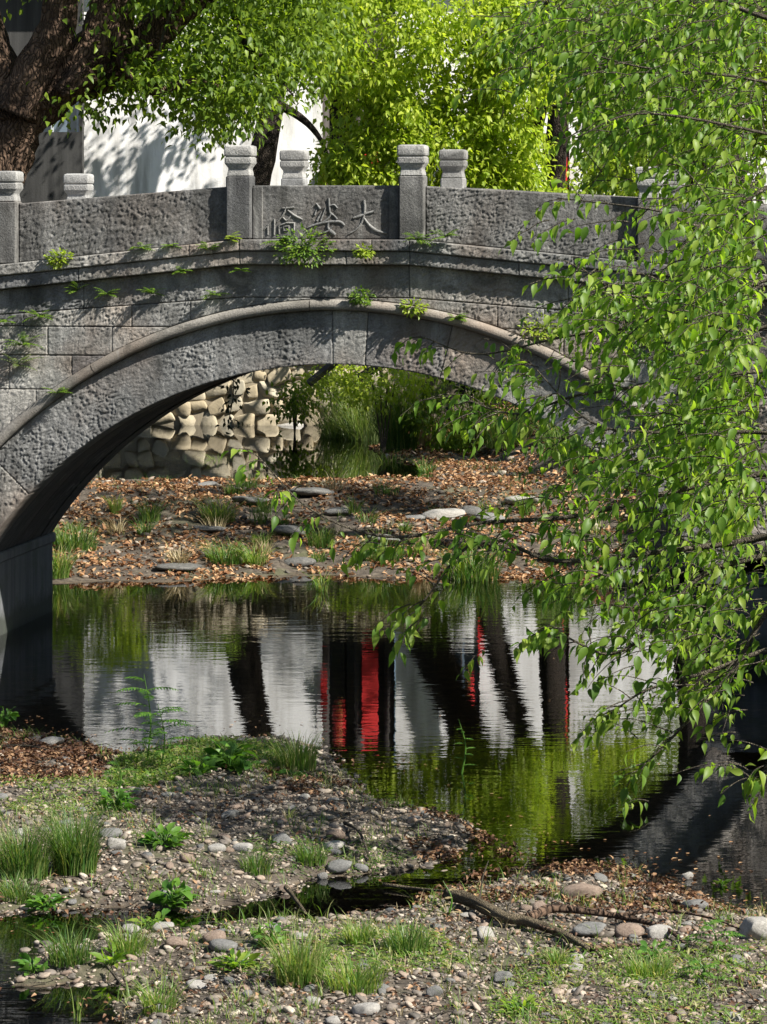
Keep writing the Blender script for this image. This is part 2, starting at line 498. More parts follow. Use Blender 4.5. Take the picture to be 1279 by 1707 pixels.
# water
def water_material(name, tint, amp, sx, sy):
    m, nt, b = new_mat(name)
    nt.nodes.remove(b)
    c = world_pos(nt)
    w1 = noise_node(nt, mapping(nt, c, (sx, sy, 1)), 1.0, 2, 0.5)
    w2 = noise_node(nt, mapping(nt, c, (sx * 3.1, sy * 2.7, 1), (0, 0, 0.2)), 1.0, 2, 0.5)
    # calm and ruffled patches
    pch = ramp(nt, noise_node(nt, mapping(nt, c, (0.35, 0.5, 1)), 1.0, 2, 0.5), [(0.35, g3(0.25)), (0.7, g3(1.0))])
    ad = N(nt, 'ShaderNodeMath', operation='MULTIPLY_ADD'); nt.links.new(w2, ad.inputs[0]); ad.inputs[1].default_value = 0.22; nt.links.new(w1, ad.inputs[2])
    ml = N(nt, 'ShaderNodeMath', operation='MULTIPLY'); nt.links.new(ad.outputs[0], ml.inputs[0]); nt.links.new(pch, ml.inputs[1])
    nrm = bump(nt, ml.outputs[0], amp, 1.0)
    fr = N(nt, 'ShaderNodeFresnel'); fr.inputs['IOR'].default_value = 1.85
    nt.links.new(nrm, fr.inputs['Normal'])
    gl = N(nt, 'ShaderNodeBsdfGlossy'); gl.inputs['Roughness'].default_value = 0.012
    gl.inputs['Color'].default_value = (0.97, 0.98, 1, 1)
    nt.links.new(nrm, gl.inputs['Normal'])
    tr = N(nt, 'ShaderNodeBsdfTransparent'); tr.inputs['Color'].default_value = (*tint, 1)
    mx = N(nt, 'ShaderNodeMixShader')
    nt.links.new(fr.outputs[0], mx.inputs[0]); nt.links.new(tr.outputs[0], mx.inputs[1]); nt.links.new(gl.outputs[0], mx.inputs[2])
    nt.links.new(mx.outputs[0], nt.nodes['Material Output'].inputs['Surface'])
    return m
M['water'] = water_material('clear_brown_stream_water', (0.74, 0.67, 0.53), 0.0016, 2.2, 6.5)
M['water_far'] = water_material('upper_pool_water', (0.6, 0.52, 0.38), 0.0006, 1.5, 5.0)

# buildings
m, nt, b = new_mat('streaked_white_plaster'); M['plaster'] = m
c = world_pos(nt)
st = noise_node(nt, mapping(nt, c, (3.2, 3.2, 0.45)), 1.0, 6, 0.65)
bl = noise_node(nt, c, 1.1, 5, 0.6)
col = ramp(nt, st, [(0.3, (0.36, 0.35, 0.33)), (0.46, (0.66, 0.65, 0.63)), (0.58, (0.84, 0.83, 0.82))])
col = mixc(nt, ramp(nt, bl, [(0.5, g3(0)), (0.75, g3(0.5))]), col, (0.50, 0.48, 0.44))
nt.links.new(col, b.inputs['Base Color']); b.inputs['Roughness'].default_value = 0.9
nt.links.new(bump(nt, noise_node(nt, c, 20, 5, 0.6), 0.01, 0.4), b.inputs['Normal'])
M['grey_render'] = concrete_material('shade_darkened_grey_render', (0.012, 0.012, 0.011), (0.05, 0.049, 0.046))  # render colour darkened to stand for the shade on the shed wall

def plain(name, colr, rough=0.6, nscale=12, var=0.3):
    m, nt, b = new_mat(name)
    c = coords(nt)
    f = noise_node(nt, c, nscale, 4, 0.6)
    col = mixc(nt, 1.0, colr, ramp(nt, f, [(0.3, g3(1 - var)), (0.7, g3(1 + var))]), 'MULTIPLY')
    nt.links.new(col, b.inputs['Base Color']); b.inputs['Roughness'].default_value = rough
    return m
M['red'] = plain('red_couplet_paper', (0.62, 0.02, 0.02), 0.6)
M['timber'] = plain('dark_timber', (0.035, 0.028, 0.024), 0.8)
M['door'] = plain('black_lacquer_door', (0.02, 0.017, 0.017), 0.45)
M['roof_tile'] = plain('grey_clay_tile', (0.045, 0.045, 0.044), 0.85, 9, 0.45)
M['window_frame'] = plain('pale_window_frame', (0.45, 0.47, 0.48), 0.5)
M['gold'] = plain('lantern_brass', (0.6, 0.42, 0.1), 0.4)
m, nt, b = new_mat('window_glass'); M['glass'] = m
b.inputs['Base Color'].default_value = (0.12, 0.16, 0.2, 1); b.inputs['Roughness'].default_value = 0.05
b.inputs['Specular IOR Level'].default_value = 0.8

# ------------------------------------------------------------------ terrain
def px_poly(pts, z=0.0):
    return np.array([G(x, y, z)[:2] for x, y in pts])

LAND = [
    px_poly([(-300,1230),(60,1226),(150,1246),(215,1262),(320,1238),(430,1232),(540,1246),(558,1280),(610,1330),(700,1352),
             (735,1368),(775,1395),(745,1425),(690,1444),(600,1460),(500,1478),(420,1500),(330,1516),(230,1520),(120,1523),(-300,1530)]),
    px_poly([(58,1608),(95,1580),(200,1560),(300,1552),(420,1541),(520,1531),(640,1522),(740,1505),(790,1478),(900,1461),(1000,1451),
             (1090,1463),(1160,1500),(1290,1530),(1700,1560),(1700,1990),(240,1990),(222,1700),(226,1642),(140,1646),(60,1640)]),
]
SHALLOW = [
    (px_poly([(600,1330),(760,1368),(920,1420),(1120,1436),(1330,1480),(1500,1580),(1100,1480),(860,1450),(740,1500),(560,1520),(330,1560),(200,1560),(640,1440),(740,1420)]), -0.03),
    (px_poly([(-300,1525),(240,1515),(520,1475),(760,1440),(800,1480),(640,1525),(300,1558),(90,1585),(40,1640),(150,1648),(230,1640),(230,1720),(250,1990),(-300,1990)]), -0.05),
    (px_poly([(430,1232),(640,1290),(800,1345),(760,1390),(560,1300)]), -0.06),
]
def signed_dist(x, y, poly):
    x = np.asarray(x, float).ravel(); y = np.asarray(y, float).ravel()
    d = np.full(len(x), 1e9); ins = np.zeros(len(x), bool)
    n = len(poly)
    for i in range(n):
        ax, ay = poly[i]; bx, by = poly[(i + 1) % n]
        ex, ey = bx - ax, by - ay
        t = np.clip(((x - ax) * ex + (y - ay) * ey) / (ex * ex + ey * ey + 1e-12), 0, 1)
        d = np.minimum(d, (x - ax - t * ex) ** 2 + (y - ay - t * ey) ** 2)
        c = ((ay > y) != (by > y)) & (x < ex * (y - ay) / (ey if abs(ey) > 1e-12 else 1e-12) + ax)
        ins ^= c
    d = np.sqrt(d)
    return np.where(ins, d, -d)

def sstep(a, b, x):
    t = np.clip((x - a) / (b - a), 0, 1)
    return t * t * (3 - 2 * t)

TH = math.radians(9.2)
BO = np.array([-0.44, 30.0])
def H(x, y):
    """height of the ground"""
    shp = np.shape(x)
    x = np.asarray(x, float).ravel(); y = np.asarray(y, float).ravel()
    # near gravel bars
    z = np.full(len(x), -0.34)
    near = (y > 8) & (y < 27) & (abs(x) < 9)
    if near.any():
        wob = 0.34 * (fbm(x[near] * 2.5, y[near] * 2.5, 3, 2) - 0.5) + 0.12 * (vnoise(x[near] * 11, y[near] * 11, 4) - 0.5)
        best = None
        for p in LAND:
            s = signed_dist(x[near], y[near], p) + wob
            best = s if best is None else np.maximum(best, s)
        sh = np.full(len(best), -0.34)
        for p, dep in SHALLOW:
            s = signed_dist(x[near], y[near], p)
            sh = np.maximum(sh, -0.34 + (0.34 + dep) * sstep(-0.5, 0.25, s))
        hz = np.where(best > 0, 0.13 * (1 - np.exp(-best * 2.2)), -0.34 * (1 - np.exp(best * 0.75)))
        hz = np.where(best > 0, hz, np.maximum(hz, sh))
        z[near] = hz + np.where(best > 0, 1, 0.4) * 0.05 * (fbm(x[near] * 3, y[near] * 3, 9, 3) - 0.5)
    # litter bank behind the bridge up to the upper pool
    edge = 36.2 + 0.9 * (fbm(x * 0.8, y * 0 + 3, 21, 3) - 0.5) + 0.10 * x
    tt = np.clip((y - edge) / 5.5, 0, 1)
    up = 0.56 * (0.75 * tt + 0.25 * sstep(0, 1, tt))
    up = up - 0.34 * (y < edge) * np.clip((edge - y) / 1.6, 0, 1)
    bumpy = (0.20 * (fbm(x * 1.3, y * 1.1, 31, 4) - 0.5) + 0.07 * (fbm(x * 5, y * 5, 33, 2) - 0.5)) * sstep(0, 0.4, y - edge) * (1 - 0.6 * sstep(40.5, 42.5, y))
    pool = sstep(42.3, 43.6, y + 0.5 * (vnoise(x * 0.9, y * 0.4, 41) - 0.5)) * (1 - sstep(53.4, 53.7, y))
    xr = 0.45 + 2.4 * (1 - sstep(36, 48, y)) + 0.5 * (vnoise(y * 0.7, y * 0 + 1, 45) - 0.5)
    reed = sstep(-1.1, -0.2, x - xr + 0.0)
    pool = pool * (1 - reed)
    bank = up + bumpy * (1 - pool)
    bank = bank * (1 - pool) + 0.3 * pool
    bank = bank + np.clip((x - xr - 0.7) * 0.55, 0, 1.9)
    z = np.where(y > 33.2, bank, z)
    # street behind the retaining wall
    z = np.where((y > 53.9) & (x < 0.9), 2.45, z)
    z = np.where((y > 53.9) & (x >= 0.9), np.maximum(z, 2.45 - 0.6 * (1 - sstep(53.9, 55, y))), z)
    z = np.where(y > 60, 2.45 + (y - 60) * 0.18, z)
    # banks on both sides of the stream
    xl = -4.35 - 0.8 * sstep(27, 14, y) - np.clip(14 - y, 0, 10) * 0.6
    xr2 = 3.55 + 0.3 * sstep(27, 14, y) + np.clip(14 - y, 0, 10) * 0.6
    side = np.maximum(xl - x, x - xr2)
    rise = np.clip(side * 0.9, 0, 1) ** 0.8 * 2.5
    rise = np.where((y > 53.9), 0, rise)
    z = np.where(side > 0, np.maximum(z, z * 0 + rise - 0.2), z)
    z = np.where(y < 6, np.maximum(z, -0.34), z)
    return z.reshape(shp)

def axis(lo, hi, step, far, grow=1.35):
    a = list(np.arange(lo, hi + 1e-6, step))
    s = step; v = hi
    while v < far: s *= grow; v += s; a.append(v)
    s = step; v = lo; pre = []
    while v > -far: s *= grow; v -= s; pre.append(v)
    return np.array(pre[::-1] + a)

gx = axis(-5.6, 5.6, 0.055, 600)
gy = np.concatenate([np.arange(13, 27, 0.055), np.arange(27, 36, 0.12), np.arange(36, 45, 0.07), np.arange(45, 62, 0.12)])
s = 0.12; v = 62; ext = []
while v < 900: s *= 1.3; v += s; ext.append(v)
s = 0.1; v = 13; pre = []
while v > -600: s *= 1.35; v -= s; pre.append(v)
gy = np.concatenate([pre[::-1], gy, ext])
XX, YY = np.meshgrid(gx, gy)
ZZ = H(XX, YY)
ZZ = np.where(YY > 62, np.minimum(ZZ, 2.8 + 0.0 * YY), ZZ)
nx, ny = len(gx), len(gy)
i, j = np.meshgrid(np.arange(ny - 1), np.arange(nx - 1), indexing='ij')
q = np.stack([i * nx + j, i * nx + j + 1, (i + 1) * nx + j + 1, (i + 1) * nx + j], -1).reshape(-1, 4)
a = Acc(); a.add(np.stack([XX, YY, ZZ], -1).reshape(-1, 3), quads=q)
ground = a.obj('ground', M['ground'], smooth=True)
tag(ground, 'brown gravel and leaf covered stream bed and banks', kind='structure')

# water sheets
a = Acc(); a.add([(-9, -20, 0), (9, -20, 0), (9, 37.6, 0), (-9, 37.6, 0)], quads=[(0, 1, 2, 3)])
tag(a.obj('stream_water', M['water']), 'dark brown stream mirroring white walls and trunks below the bridge', kind='structure')
a = Acc(); a.add([(-7, 42.15, .515), (2.2, 42.15, .515), (2.2, 53.85, .515), (-7, 53.85, .515)], quads=[(0, 1, 2, 3)])
tag(a.obj('upper_pool_water', M['water_far']), 'sunlit upper pool under the cream stone wall', kind='structure')

# ------------------------------------------------------------------ bridge
bridge = thing('stone_arch_bridge', 'grey single arch stone bridge with carved name panel and square posts spanning the stream', 'bridge', (BO[0], BO[1], 0), -TH)
cT, sT = math.cos(TH), math.sin(TH)
def F(px, py):
    """photograph pixel on the bridge face -> (u, z)"""
    k = (px - 640.0) / FPX
    U = (30.0 * k + 0.44) / (cT + k * sT)
    Y = 30.0 - sT * U
    return U, EYE - (py - HORIZON) / FPX * Y
def to_world(u, v, z):
    return np.array([BO[0] + cT * u + sT * v, BO[1] - sT * u + cT * v, z])

WID = 2.75                       # width of the bridge
RC = -1.37                       # height of the arch centre
R0, R1, R2 = 4.03, 4.527, 4.627  # soffit, moulding, back of moulding
UC = F(544, 400)[0]              # centre of the name panel

def peck(u, z, seed):
    """chisel pecks: short dimples slanting up to the right, each stone tooled a little differently"""
    h1 = (seed * 0.618) % 1.0; h2 = (seed * 0.414) % 1.0
    a_ = math.radians(26 + 30 * h1); k = 1.05 + 0.45 * h2
    wob = (fbm(u * 9, z * 9, seed + 3, 2) - 0.5) * 0.05
    p = (u * math.cos(a_) + z * math.sin(a_)) + wob; q_ = (-u * math.sin(a_) + z * math.cos(a_)) - wob
    n = vnoise(p * 30 * k, q_ * 54 * k, seed)
    n = np.where(n > 0.5, n, 0.5 - (0.5 - n) * 1.5)
    n2 = vnoise(p * 58 + 7, q_ * 92, seed + 5) - 0.5
    n3 = fbm(u * 3.5, z * 3.5, seed + 9, 3) - 0.5
    mod = 0.55 + 0.75 * sstep(0.3, 0.65, fbm(u * 2.2 + 9, z * 2.2, 777, 3))
    return 0.6 * (((n - 0.45) * 0.9 + 0.35 * n2) * mod + 0.35 * n3)

def slab(name, mat, parent, s0, s1, lo, hi, front, back, amp=0.012, cell=0.010, bev=0.006, fmap=None, seed=0, both=False):
    """dressed stone whose face runs s0..s1 between lo(s) and hi(s); v = front is the face, pecked as geometry"""
    seed = seed or random.randint(1, 9999)
    L = abs(s1 - s0) * (R0 if fmap else 1.0)
    ns = max(2, int(L / cell)); hmid = max(hi((s0 + s1) / 2) - lo((s0 + s1) / 2), hi(s0) - lo(s0), hi(s1) - lo(s1))
    nt_ = max(2, int(hmid / cell))
    S = np.linspace(s0, s1, ns + 1); T = np.linspace(0, 1, nt_ + 1)
    LO = np.array([lo(x) for x in S]); HI = np.array([hi(x) for x in S])
    SS = S[:, None] + 0 * T[None]; ZZ_ = LO[:, None] * (1 - T) + HI[:, None] * T
    if fmap: U, Z = fmap(SS, ZZ_)
    else: U, Z = SS, ZZ_
    de = np.minimum(np.minimum((SS - s0) * (R0 if fmap else 1), (s1 - SS) * (R0 if fmap else 1)), np.minimum(ZZ_ - LO[:, None], HI[:, None] - ZZ_))
    de = np.clip(de, 0, None)
    edge = np.clip(de / bev, 0, 1)
    Vv = front + bev * (1 - edge) ** 1.5 - amp * peck(U, Z, seed) * np.minimum(1, edge)
    v = np.stack([U, Vv, Z], -1).reshape(-1, 3)
    w = nt_ + 1
    i, j = np.meshgrid(np.arange(ns), np.arange(nt_), indexing='ij')
    i = i.ravel(); j = j.ravel()
    q = np.stack([i * w + j, (i + 1) * w + j, (i + 1) * w + j + 1, i * w + j + 1], 1)
    # rim
    rim = [k * w for k in range(ns + 1)] + [ns * w + k for k in range(1, nt_ + 1)] + [k * w + nt_ for k in range(ns - 1, -1, -1)] + [k for k in range(nt_ - 1, 0, -1)]
    rv = v[rim].copy(); rv[:, 1] = back
    n0 = len(v); m_ = len(rim)
    rq = [(rim[k], n0 + k, n0 + (k + 1) % m_, rim[(k + 1) % m_]) for k in range(m_)]
    acc = Acc()
    # back cover as strips between the lower and the upper rim
    top = [n0 + x for x in range(m_)]
    bq = []
    lower = list(range(ns + 1)); upper = list(range(ns + nt_, 2 * ns + nt_ + 1))[::-1]
    for k in range(ns):
        bq.append((n0 + lower[k], n0 + upper[k] if upper[k] < m_ else n0, n0 + upper[k + 1], n0 + lower[k + 1]))
    acc.add(np.concatenate([v, rv]), quads=np.concatenate([q, np.array(rq), np.array(bq)]))
    return acc.obj(name, mat, parent, smooth=True)

SL, SR = 0.105, 0.095            # fall of the deck left and right of the crown
HB = 0.79                        # half length of the level crown
def dk(u, z0, sl=SL, sr=SR):
    d = u - UC
    return z0 - (sl * max(0, -d - HB) if d < 0 else sr * max(0, d - HB))
Z_PAN = 4.30; Z_COR = 3.805; Z_MID = 3.70; Z_CORB = 3.575
pan_top = lambda u: dk(u, Z_PAN, 0.078, 0.055)
cor_top = lambda u: dk(u, Z_COR)
cor_mid = lambda u: dk(u, Z_MID)
cor_bot = lambda u: dk(u, Z_CORB)

posts_u = [F(10, 400)[0], F(400, 400)[0], F(688, 400)[0], F(1085, 400)[0]]
posts_u = [posts_u[0] - 2.15] + posts_u + [posts_u[-1] + 2.15]
PWD = 0.118
# parapet panels, near and far side
for k in range(len(posts_u) - 1):
    a0, a1 = posts_u[k] + PWD + 0.004, posts_u[k + 1] - PWD - 0.004
    name_panel = (k == 2)
    fine = 0 < k < 4
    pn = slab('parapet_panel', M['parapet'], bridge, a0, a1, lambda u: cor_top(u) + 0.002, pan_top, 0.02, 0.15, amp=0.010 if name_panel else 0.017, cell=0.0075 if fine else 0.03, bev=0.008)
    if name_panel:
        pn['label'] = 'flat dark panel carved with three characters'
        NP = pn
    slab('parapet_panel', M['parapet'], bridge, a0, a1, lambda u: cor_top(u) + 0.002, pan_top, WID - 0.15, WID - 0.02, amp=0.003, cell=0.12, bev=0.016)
# raised stiles at both ends of the name panel
for uu in (posts_u[2] + PWD + 0.006, posts_u[3] - PWD - 0.098):
    a = Acc(); bevel_box(a, uu, uu + 0.092, -0.004, 0.03, Z_COR + 0.004, Z_PAN - 0.012, 0.006)
    a.obj('panel_border', M['parapet'], bridge)

# the carved name, read from right to left
def gl(x, y):
    return F(430 + x / 5.116, 300 + y / 5.116)
GLY = {
 'right': [[(812,325,10),(870,308,16),(930,285,11),(990,268,15)], [(905,172,14),(912,235,14),(906,300,13),(880,375,11),(830,430,9),(770,462,4)],
           [(905,325,10),(950,385,14),(1010,432,17),(1100,456,4)]],
 'middle': [[(500,200,6),(530,248,15)], [(486,300,10),(498,255,5)], [(502,350,12),(545,265,6)], [(535,350,11),(578,235,5)],
            [(605,155,10),(609,230,11),(615,275,11),(640,300,12)], [(612,222,8),(650,212,9),(678,240,7)], [(628,288,10),(592,335,10),(535,372,6)],
            [(640,295,8),(676,334,12)], [(420,408,5),(490,382,12),(575,362,13),(690,356,16),(742,388,9)], [(604,358,12),(598,405,12),(625,440,22),(662,470,15)],
            [(640,395,9),(590,440,10),(510,462,5)]],
 'left': [[(310,232,14),(262,240,9),(205,240,5)], [(245,225,6),(218,290,9),(165,360,5)], [(255,258,8),(315,305,13),(382,338,7)], [(212,318,7),(245,345,9),(282,305,7)],
          [(182,460,7),(180,388,8),(245,366,9),(310,368,10),(308,455,8)], [(222,432,6),(220,396,6),(266,392,6),(262,428,6),(222,432,6)],
          [(140,335,8),(141,400,9),(139,468,8)], [(52,425,5),(80,395,8),(112,360,5)], [(85,380,6),(85,468,7)]],
}
for key in ('right', 'middle', 'left'):
    a = Acc()
    for st in GLY[key]:
        pts = np.array([(*gl(x, y), w / 5.116 / 182.0) for x, y, w in st])
        sp = smooth_path(pts, 4 * len(pts)) if len(st) > 2 and not (key == 'left' and len(st) == 5) else pts
        if len(sp) == 2: sp = smooth_path(sp, 5)
        # rounded brush stroke standing proud of the panel
        d = np.gradient(sp[:, :2], axis=0); d /= np.linalg.norm(d, axis=1)[:, None] + 1e-9
        nrm = np.stack([-d[:, 1], d[:, 0]], 1)
        vs = []; K = 7
        for p, n_ in zip(sp, nrm):
            for kk in range(K):
                t = -1 + 2 * kk / (K - 1)
                vs.append((p[0] + n_[0] * p[2] * t, 0.026 - 0.019 * math.sqrt(max(0, 1 - t * t)), p[1] + n_[1] * p[2] * t))
        qs = [(r * K + c_, r * K + c_ + 1, (r + 1) * K + c_ + 1, (r + 1) * K + c_) for r in range(len(sp) - 1) for c_ in range(K - 1)]
        a.add(vs, quads=qs)
    o = a.obj('carved_character', M['letter'], NP, smooth=True)
    o['label'] = {'right': 'carved Chinese character for great, rightmost of three', 'middle': 'carved Chinese character for old woman, in the middle', 'left': 'carved Chinese character for bridge, leftmost of three'}[key]

# cornice: two projecting layers of long slabs
def layer(lo, hi, front, cuts, name, amp):
    for a0, a1 in zip(cuts[:-1], cuts[1:]):
        fine = a1 > -3.9 and a0 < 4.0
        slab(name, M['stone'], bridge, a0 + 0.0015, a1 - 0.0015, lo, hi, front, 0.4, amp=amp, cell=0.0075 if fine else 0.04, bev=0.008)
kL, kR = UC - HB, UC + HB
layer(cor_mid, lambda u: cor_top(u), -0.115, [-5.6, -3.3, -1.35, kL, kR - 0.35, kR, 2.2, 3.5, 5.6], 'cornice_slab', 0.02)
layer(cor_bot, lambda u: cor_mid(u) - 0.004, -0.085, [-5.6, -2.4, kL, UC + 0.2, kR, 1.7, 2.9, 5.6], 'cornice_course', 0.018)

# spandrel courses clipped by the moulding
circ = lambda u: RC + math.sqrt(max(0, R2 ** 2 - u * u))
c1 = lambda u: dk(u, F(600, 496)[1], 0.075, 0.075)
lev = [F(0, 543)[1], F(0, 591)[1], F(0, 648)[1], F(0, 720)[1], F(0, 790)[1], F(0, 870)[1], 0.6, 0.0, -0.6]
rows = [(c1, lambda u: cor_bot(u) - 0.004, [F(x, 500)[0] for x in (140, 683, 948)]),
        (lambda u: lev[0], lambda u: c1(u) - 0.006, [F(x, 540)[0] for x in (40, 220, 318, 830, 908, 1040, 1180)])]
cutsets = [(80, 187, 940, 1075), (15, 120, 1010, 1130), (-60, 60, 1060, 1180), (-40, 1115), (20, 1160), (-60, 1200), (0, 1130), (-50, 1180)]
for k in range(8):
    rows.append((lambda u, z=lev[k + 1]: z, lambda u, z=lev[k]: z - 0.006, [F(x, 560)[0] for x in cutsets[k]]))
for lo, hi, cuts in rows:
    cs = [-5.6] + sorted(cuts) + [5.6]
    for a0, a1 in zip(cs[:-1], cs[1:]):
        a0 += 0.002; a1 -= 0.002
        # keep the stretch that stands above the moulding
        us = np.linspace(a0, a1, 800)
        ok = [u for u in us if hi(u) - max(lo(u), circ(u) + 0.004) > 0.004]
        if len(ok) < 5: continue
        runs = []; cur = [ok[0]]
        for u_, w_ in zip(ok[:-1], ok[1:]):
            if w_ - u_ > (a1 - a0) / 799 * 1.5: runs.append(cur); cur = [w_]
            else: cur.append(w_)
        runs.append(cur)
        for r_ in runs:
            if len(r_) < 5: continue
            fine = r_[-1] > -3.7 and r_[0] < 3.8
            slab('spandrel_stone', M['stone'], bridge, r_[0], r_[-1], lambda u: max(lo(u), circ(u) + 0.004), hi, random.uniform(-0.003, 0.003), 0.3, amp=0.02, cell=0.0075 if fine else 0.02, bev=0.006)

# arch ring, moulding
pol = lambda th, r: (r * np.sin(th), RC + r * np.cos(th))
TS = math.acos((0.80 - RC) / R0)
def th_at(px, py):
    u, z = F(px, py); return math.atan2(u, z - RC)
cuts = [-TS - 0.02, th_at(20, 795), th_at(555, 560), th_at(612, 560), th_at(740, 605), TS * 0.86, TS + 0.02]
for a0, a1 in zip(cuts[:-1], cuts[1:]):
    g_ = 0.002 / R0
    slab('arch_ring_stone', M['stone'], bridge, a0 + g_, a1 - g_, lambda t: R0, lambda t: R1 - 0.002, 0.0, 0.5, amp=0.019, cell=0.0075, bev=0.006, fmap=pol)
mc = [-TS - 0.05, -0.52, -0.05, 0.45, TS + 0.05]
for a0, a1 in zip(mc[:-1], mc[1:]):
    acc = Acc(); ts = np.linspace(a0 + 0.001, a1 - 0.001, max(8, int((a1 - a0) * 60)))
    prof = [(R1, 0.05), (R1, -0.05), (R1 + 0.012, -0.075), (R1 + 0.05, -0.088), (R1 + 0.085, -0.075), (R2, -0.045), (R2, 0.05)]
    vs = []
    for t in ts:
        wob = 0.006 * (vnoise(t * 25, 0.5, 5) - .5)
        for r, v_ in prof: vs.append((*[pol(t, r + wob)[0]], v_ + wob, pol(t, r + wob)[1]))
    K = len(prof)
    qs = [(r * K + c_, r * K + (c_ + 1) % K, (r + 1) * K + (c_ + 1) % K, (r + 1) * K + c_) for r in range(len(ts) - 1) for c_ in range(K)]
    acc.add(vs, quads=qs)
    acc.add([vs[x] for x in range(K)] + [vs[(len(ts) - 1) * K + x] for x in range(K)], tris=[(0, x, x + 1) for x in range(1, K - 1)] + [(K, K + x + 1, K + x) for x in range(1, K - 1)])
    acc.obj('arch_moulding', M['moulding'], bridge, smooth=True)
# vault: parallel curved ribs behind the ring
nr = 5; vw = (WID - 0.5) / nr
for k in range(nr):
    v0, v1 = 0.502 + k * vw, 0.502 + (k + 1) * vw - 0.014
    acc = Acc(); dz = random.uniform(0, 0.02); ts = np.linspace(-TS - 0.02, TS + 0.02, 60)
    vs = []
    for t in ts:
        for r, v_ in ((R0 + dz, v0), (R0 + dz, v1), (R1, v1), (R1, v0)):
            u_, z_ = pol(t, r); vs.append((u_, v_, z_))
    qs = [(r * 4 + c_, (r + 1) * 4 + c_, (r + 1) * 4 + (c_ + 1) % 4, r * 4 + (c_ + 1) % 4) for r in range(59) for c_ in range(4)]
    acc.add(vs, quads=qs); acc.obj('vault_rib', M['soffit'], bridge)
# rear face and deck
acc = Acc(); us = np.linspace(-5.6, 5.6, 90); vs = []
for u_ in us:
    lo_ = (RC + math.sqrt(max(0, R1 ** 2 - u_ * u_))) if abs(u_) < R1 * math.sin(TS) else 0.8
    for v_ in (WID - 0.3, WID): vs += [(u_, v_, lo_), (u_, v_, cor_top(u_) - 0.003)]
for k in range(89):
    b_ = k * 4
    acc.add([vs[b_ + x] for x in range(8)], quads=[(0, 4, 5, 1), (2, 3, 7, 6), (0, 2, 6, 4), (1, 5, 7, 3)])
acc.obj('rear_spandrel_wall', M['stone'], bridge)
cuts = np.linspace(-5.6, 5.6, 20)
acc = Acc()
for a0, a1 in zip(cuts[:-1], cuts[1:]):
    zt = min(cor_top(a0), cor_top(a1)) - 0.02
    bevel_box(acc, a0 + 0.004, a1 - 0.004, 0.404, WID - 0.302, zt - 0.3, zt, 0.008)
acc.obj('deck_paving', M['stone'], bridge)['kind'] = 'stuff'
# abutments with a ledge under the springing
for sgn in (-1, 1):
    ua = sgn * R0 * math.sin(TS); ub = sgn * 6.4
    a = Acc(); bevel_box(a, min(ua, ub), max(ua, ub), 0.02, WID - 0.02, -0.7, 0.70, 0.012)
    ab = a.obj('abutment', M['abutment'], bridge)
    a = Acc(); bevel_box(a, min(ua - sgn * 0.03, ub), max(ua - sgn * 0.03, ub), 0.0, WID, 0.703, 0.80, 0.015)
    a.obj('springing_ledge', M['abutment'], ab)
    a = Acc(); e0, e1 = sgn * 5.3, sgn * 9.5
    bevel_box(a, min(e0, e1), max(e0, e1), 0.05, WID - 0.05, -0.5, 3.25, 0.02)
    a.obj('end_ramp', M['stone'], bridge)

# posts with carved double-slab heads
def post(u, v, front=True):
    zb = cor_top(u) + 0.002; zt = zb + 0.585
    hw, hd = PWD, 0.105
    acc = Acc()
    bevel_box(acc, u - hw, u + hw, v - hd, v + hd, zb, zt, 0.014)
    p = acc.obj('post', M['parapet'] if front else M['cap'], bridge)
    prof = [(0, .108), (.03, .104), (.05, .098), (.07, .10), (.108, .126), (.115, .128), (.16, .128), (.166, .119), (.174, .119), (.18, .128), (.188, .131), (.252, .131), (.268, .126), (.278, .10)]
    acc = Acc(); vs = []
    nseg = 5
    for z_, r in prof:
        rr = r * 0.13
        for cx_, cy_, a0 in ((1, 1, 0), (-1, 1, 90), (-1, -1, 180), (1, -1, 270)):
            for s_ in range(nseg):
                an = math.radians(a0 + 90 * s_ / (nseg - 1))
                vs.append((u + cx_ * (r - rr) + rr * math.cos(an), v + (cy_ * (r - rr) + rr * math.sin(an)) * 0.95, zt + 0.002 + z_))
    K = 4 * nseg
    qs = [(r * K + c_, r * K + (c_ + 1) % K, (r + 1) * K + (c_ + 1) % K, (r + 1) * K + c_) for r in range(len(prof) - 1) for c_ in range(K)]
    nv = len(vs); vs.append((u, v, zt + 0.282))
    tr = [((len(prof) - 1) * K + c_, (len(prof) - 1) * K + (c_ + 1) % K, nv) for c_ in range(K)]
    acc.add(vs, quads=qs, tris=tr)
    # petal grooves: slim raised chevrons on the front and right faces of both slabs
    for zc, r in ((.137, .126), (.222, .129)):
        for kx in (-0.09, -0.03, 0.03, 0.09):
            for sx in (-1, 1):
                x0, x1 = u + kx, u + kx + sx * 0.028
                for face in (0, 1):
                    pts = []
                    for (xx, zz) in ((x0, zc + 0.022), (x1, zc - 0.022)):
                        if face == 0: pts.append((xx, v - r * 0.95, zt + zz))
                        else: pts.append((u + r, v + (xx - u), zt + zz))
                    tube(acc, pts, 0.0035, 4)
    c_ = acc.obj('post_cap', M['cap'], p, smooth=True)
    md = c_.modifiers.new('edge', 'EDGE_SPLIT'); md.split_angle = math.radians(38)
    return p
for u in posts_u:
    post(u, 0.045, True)
    post(u, WID - 0.045, False)

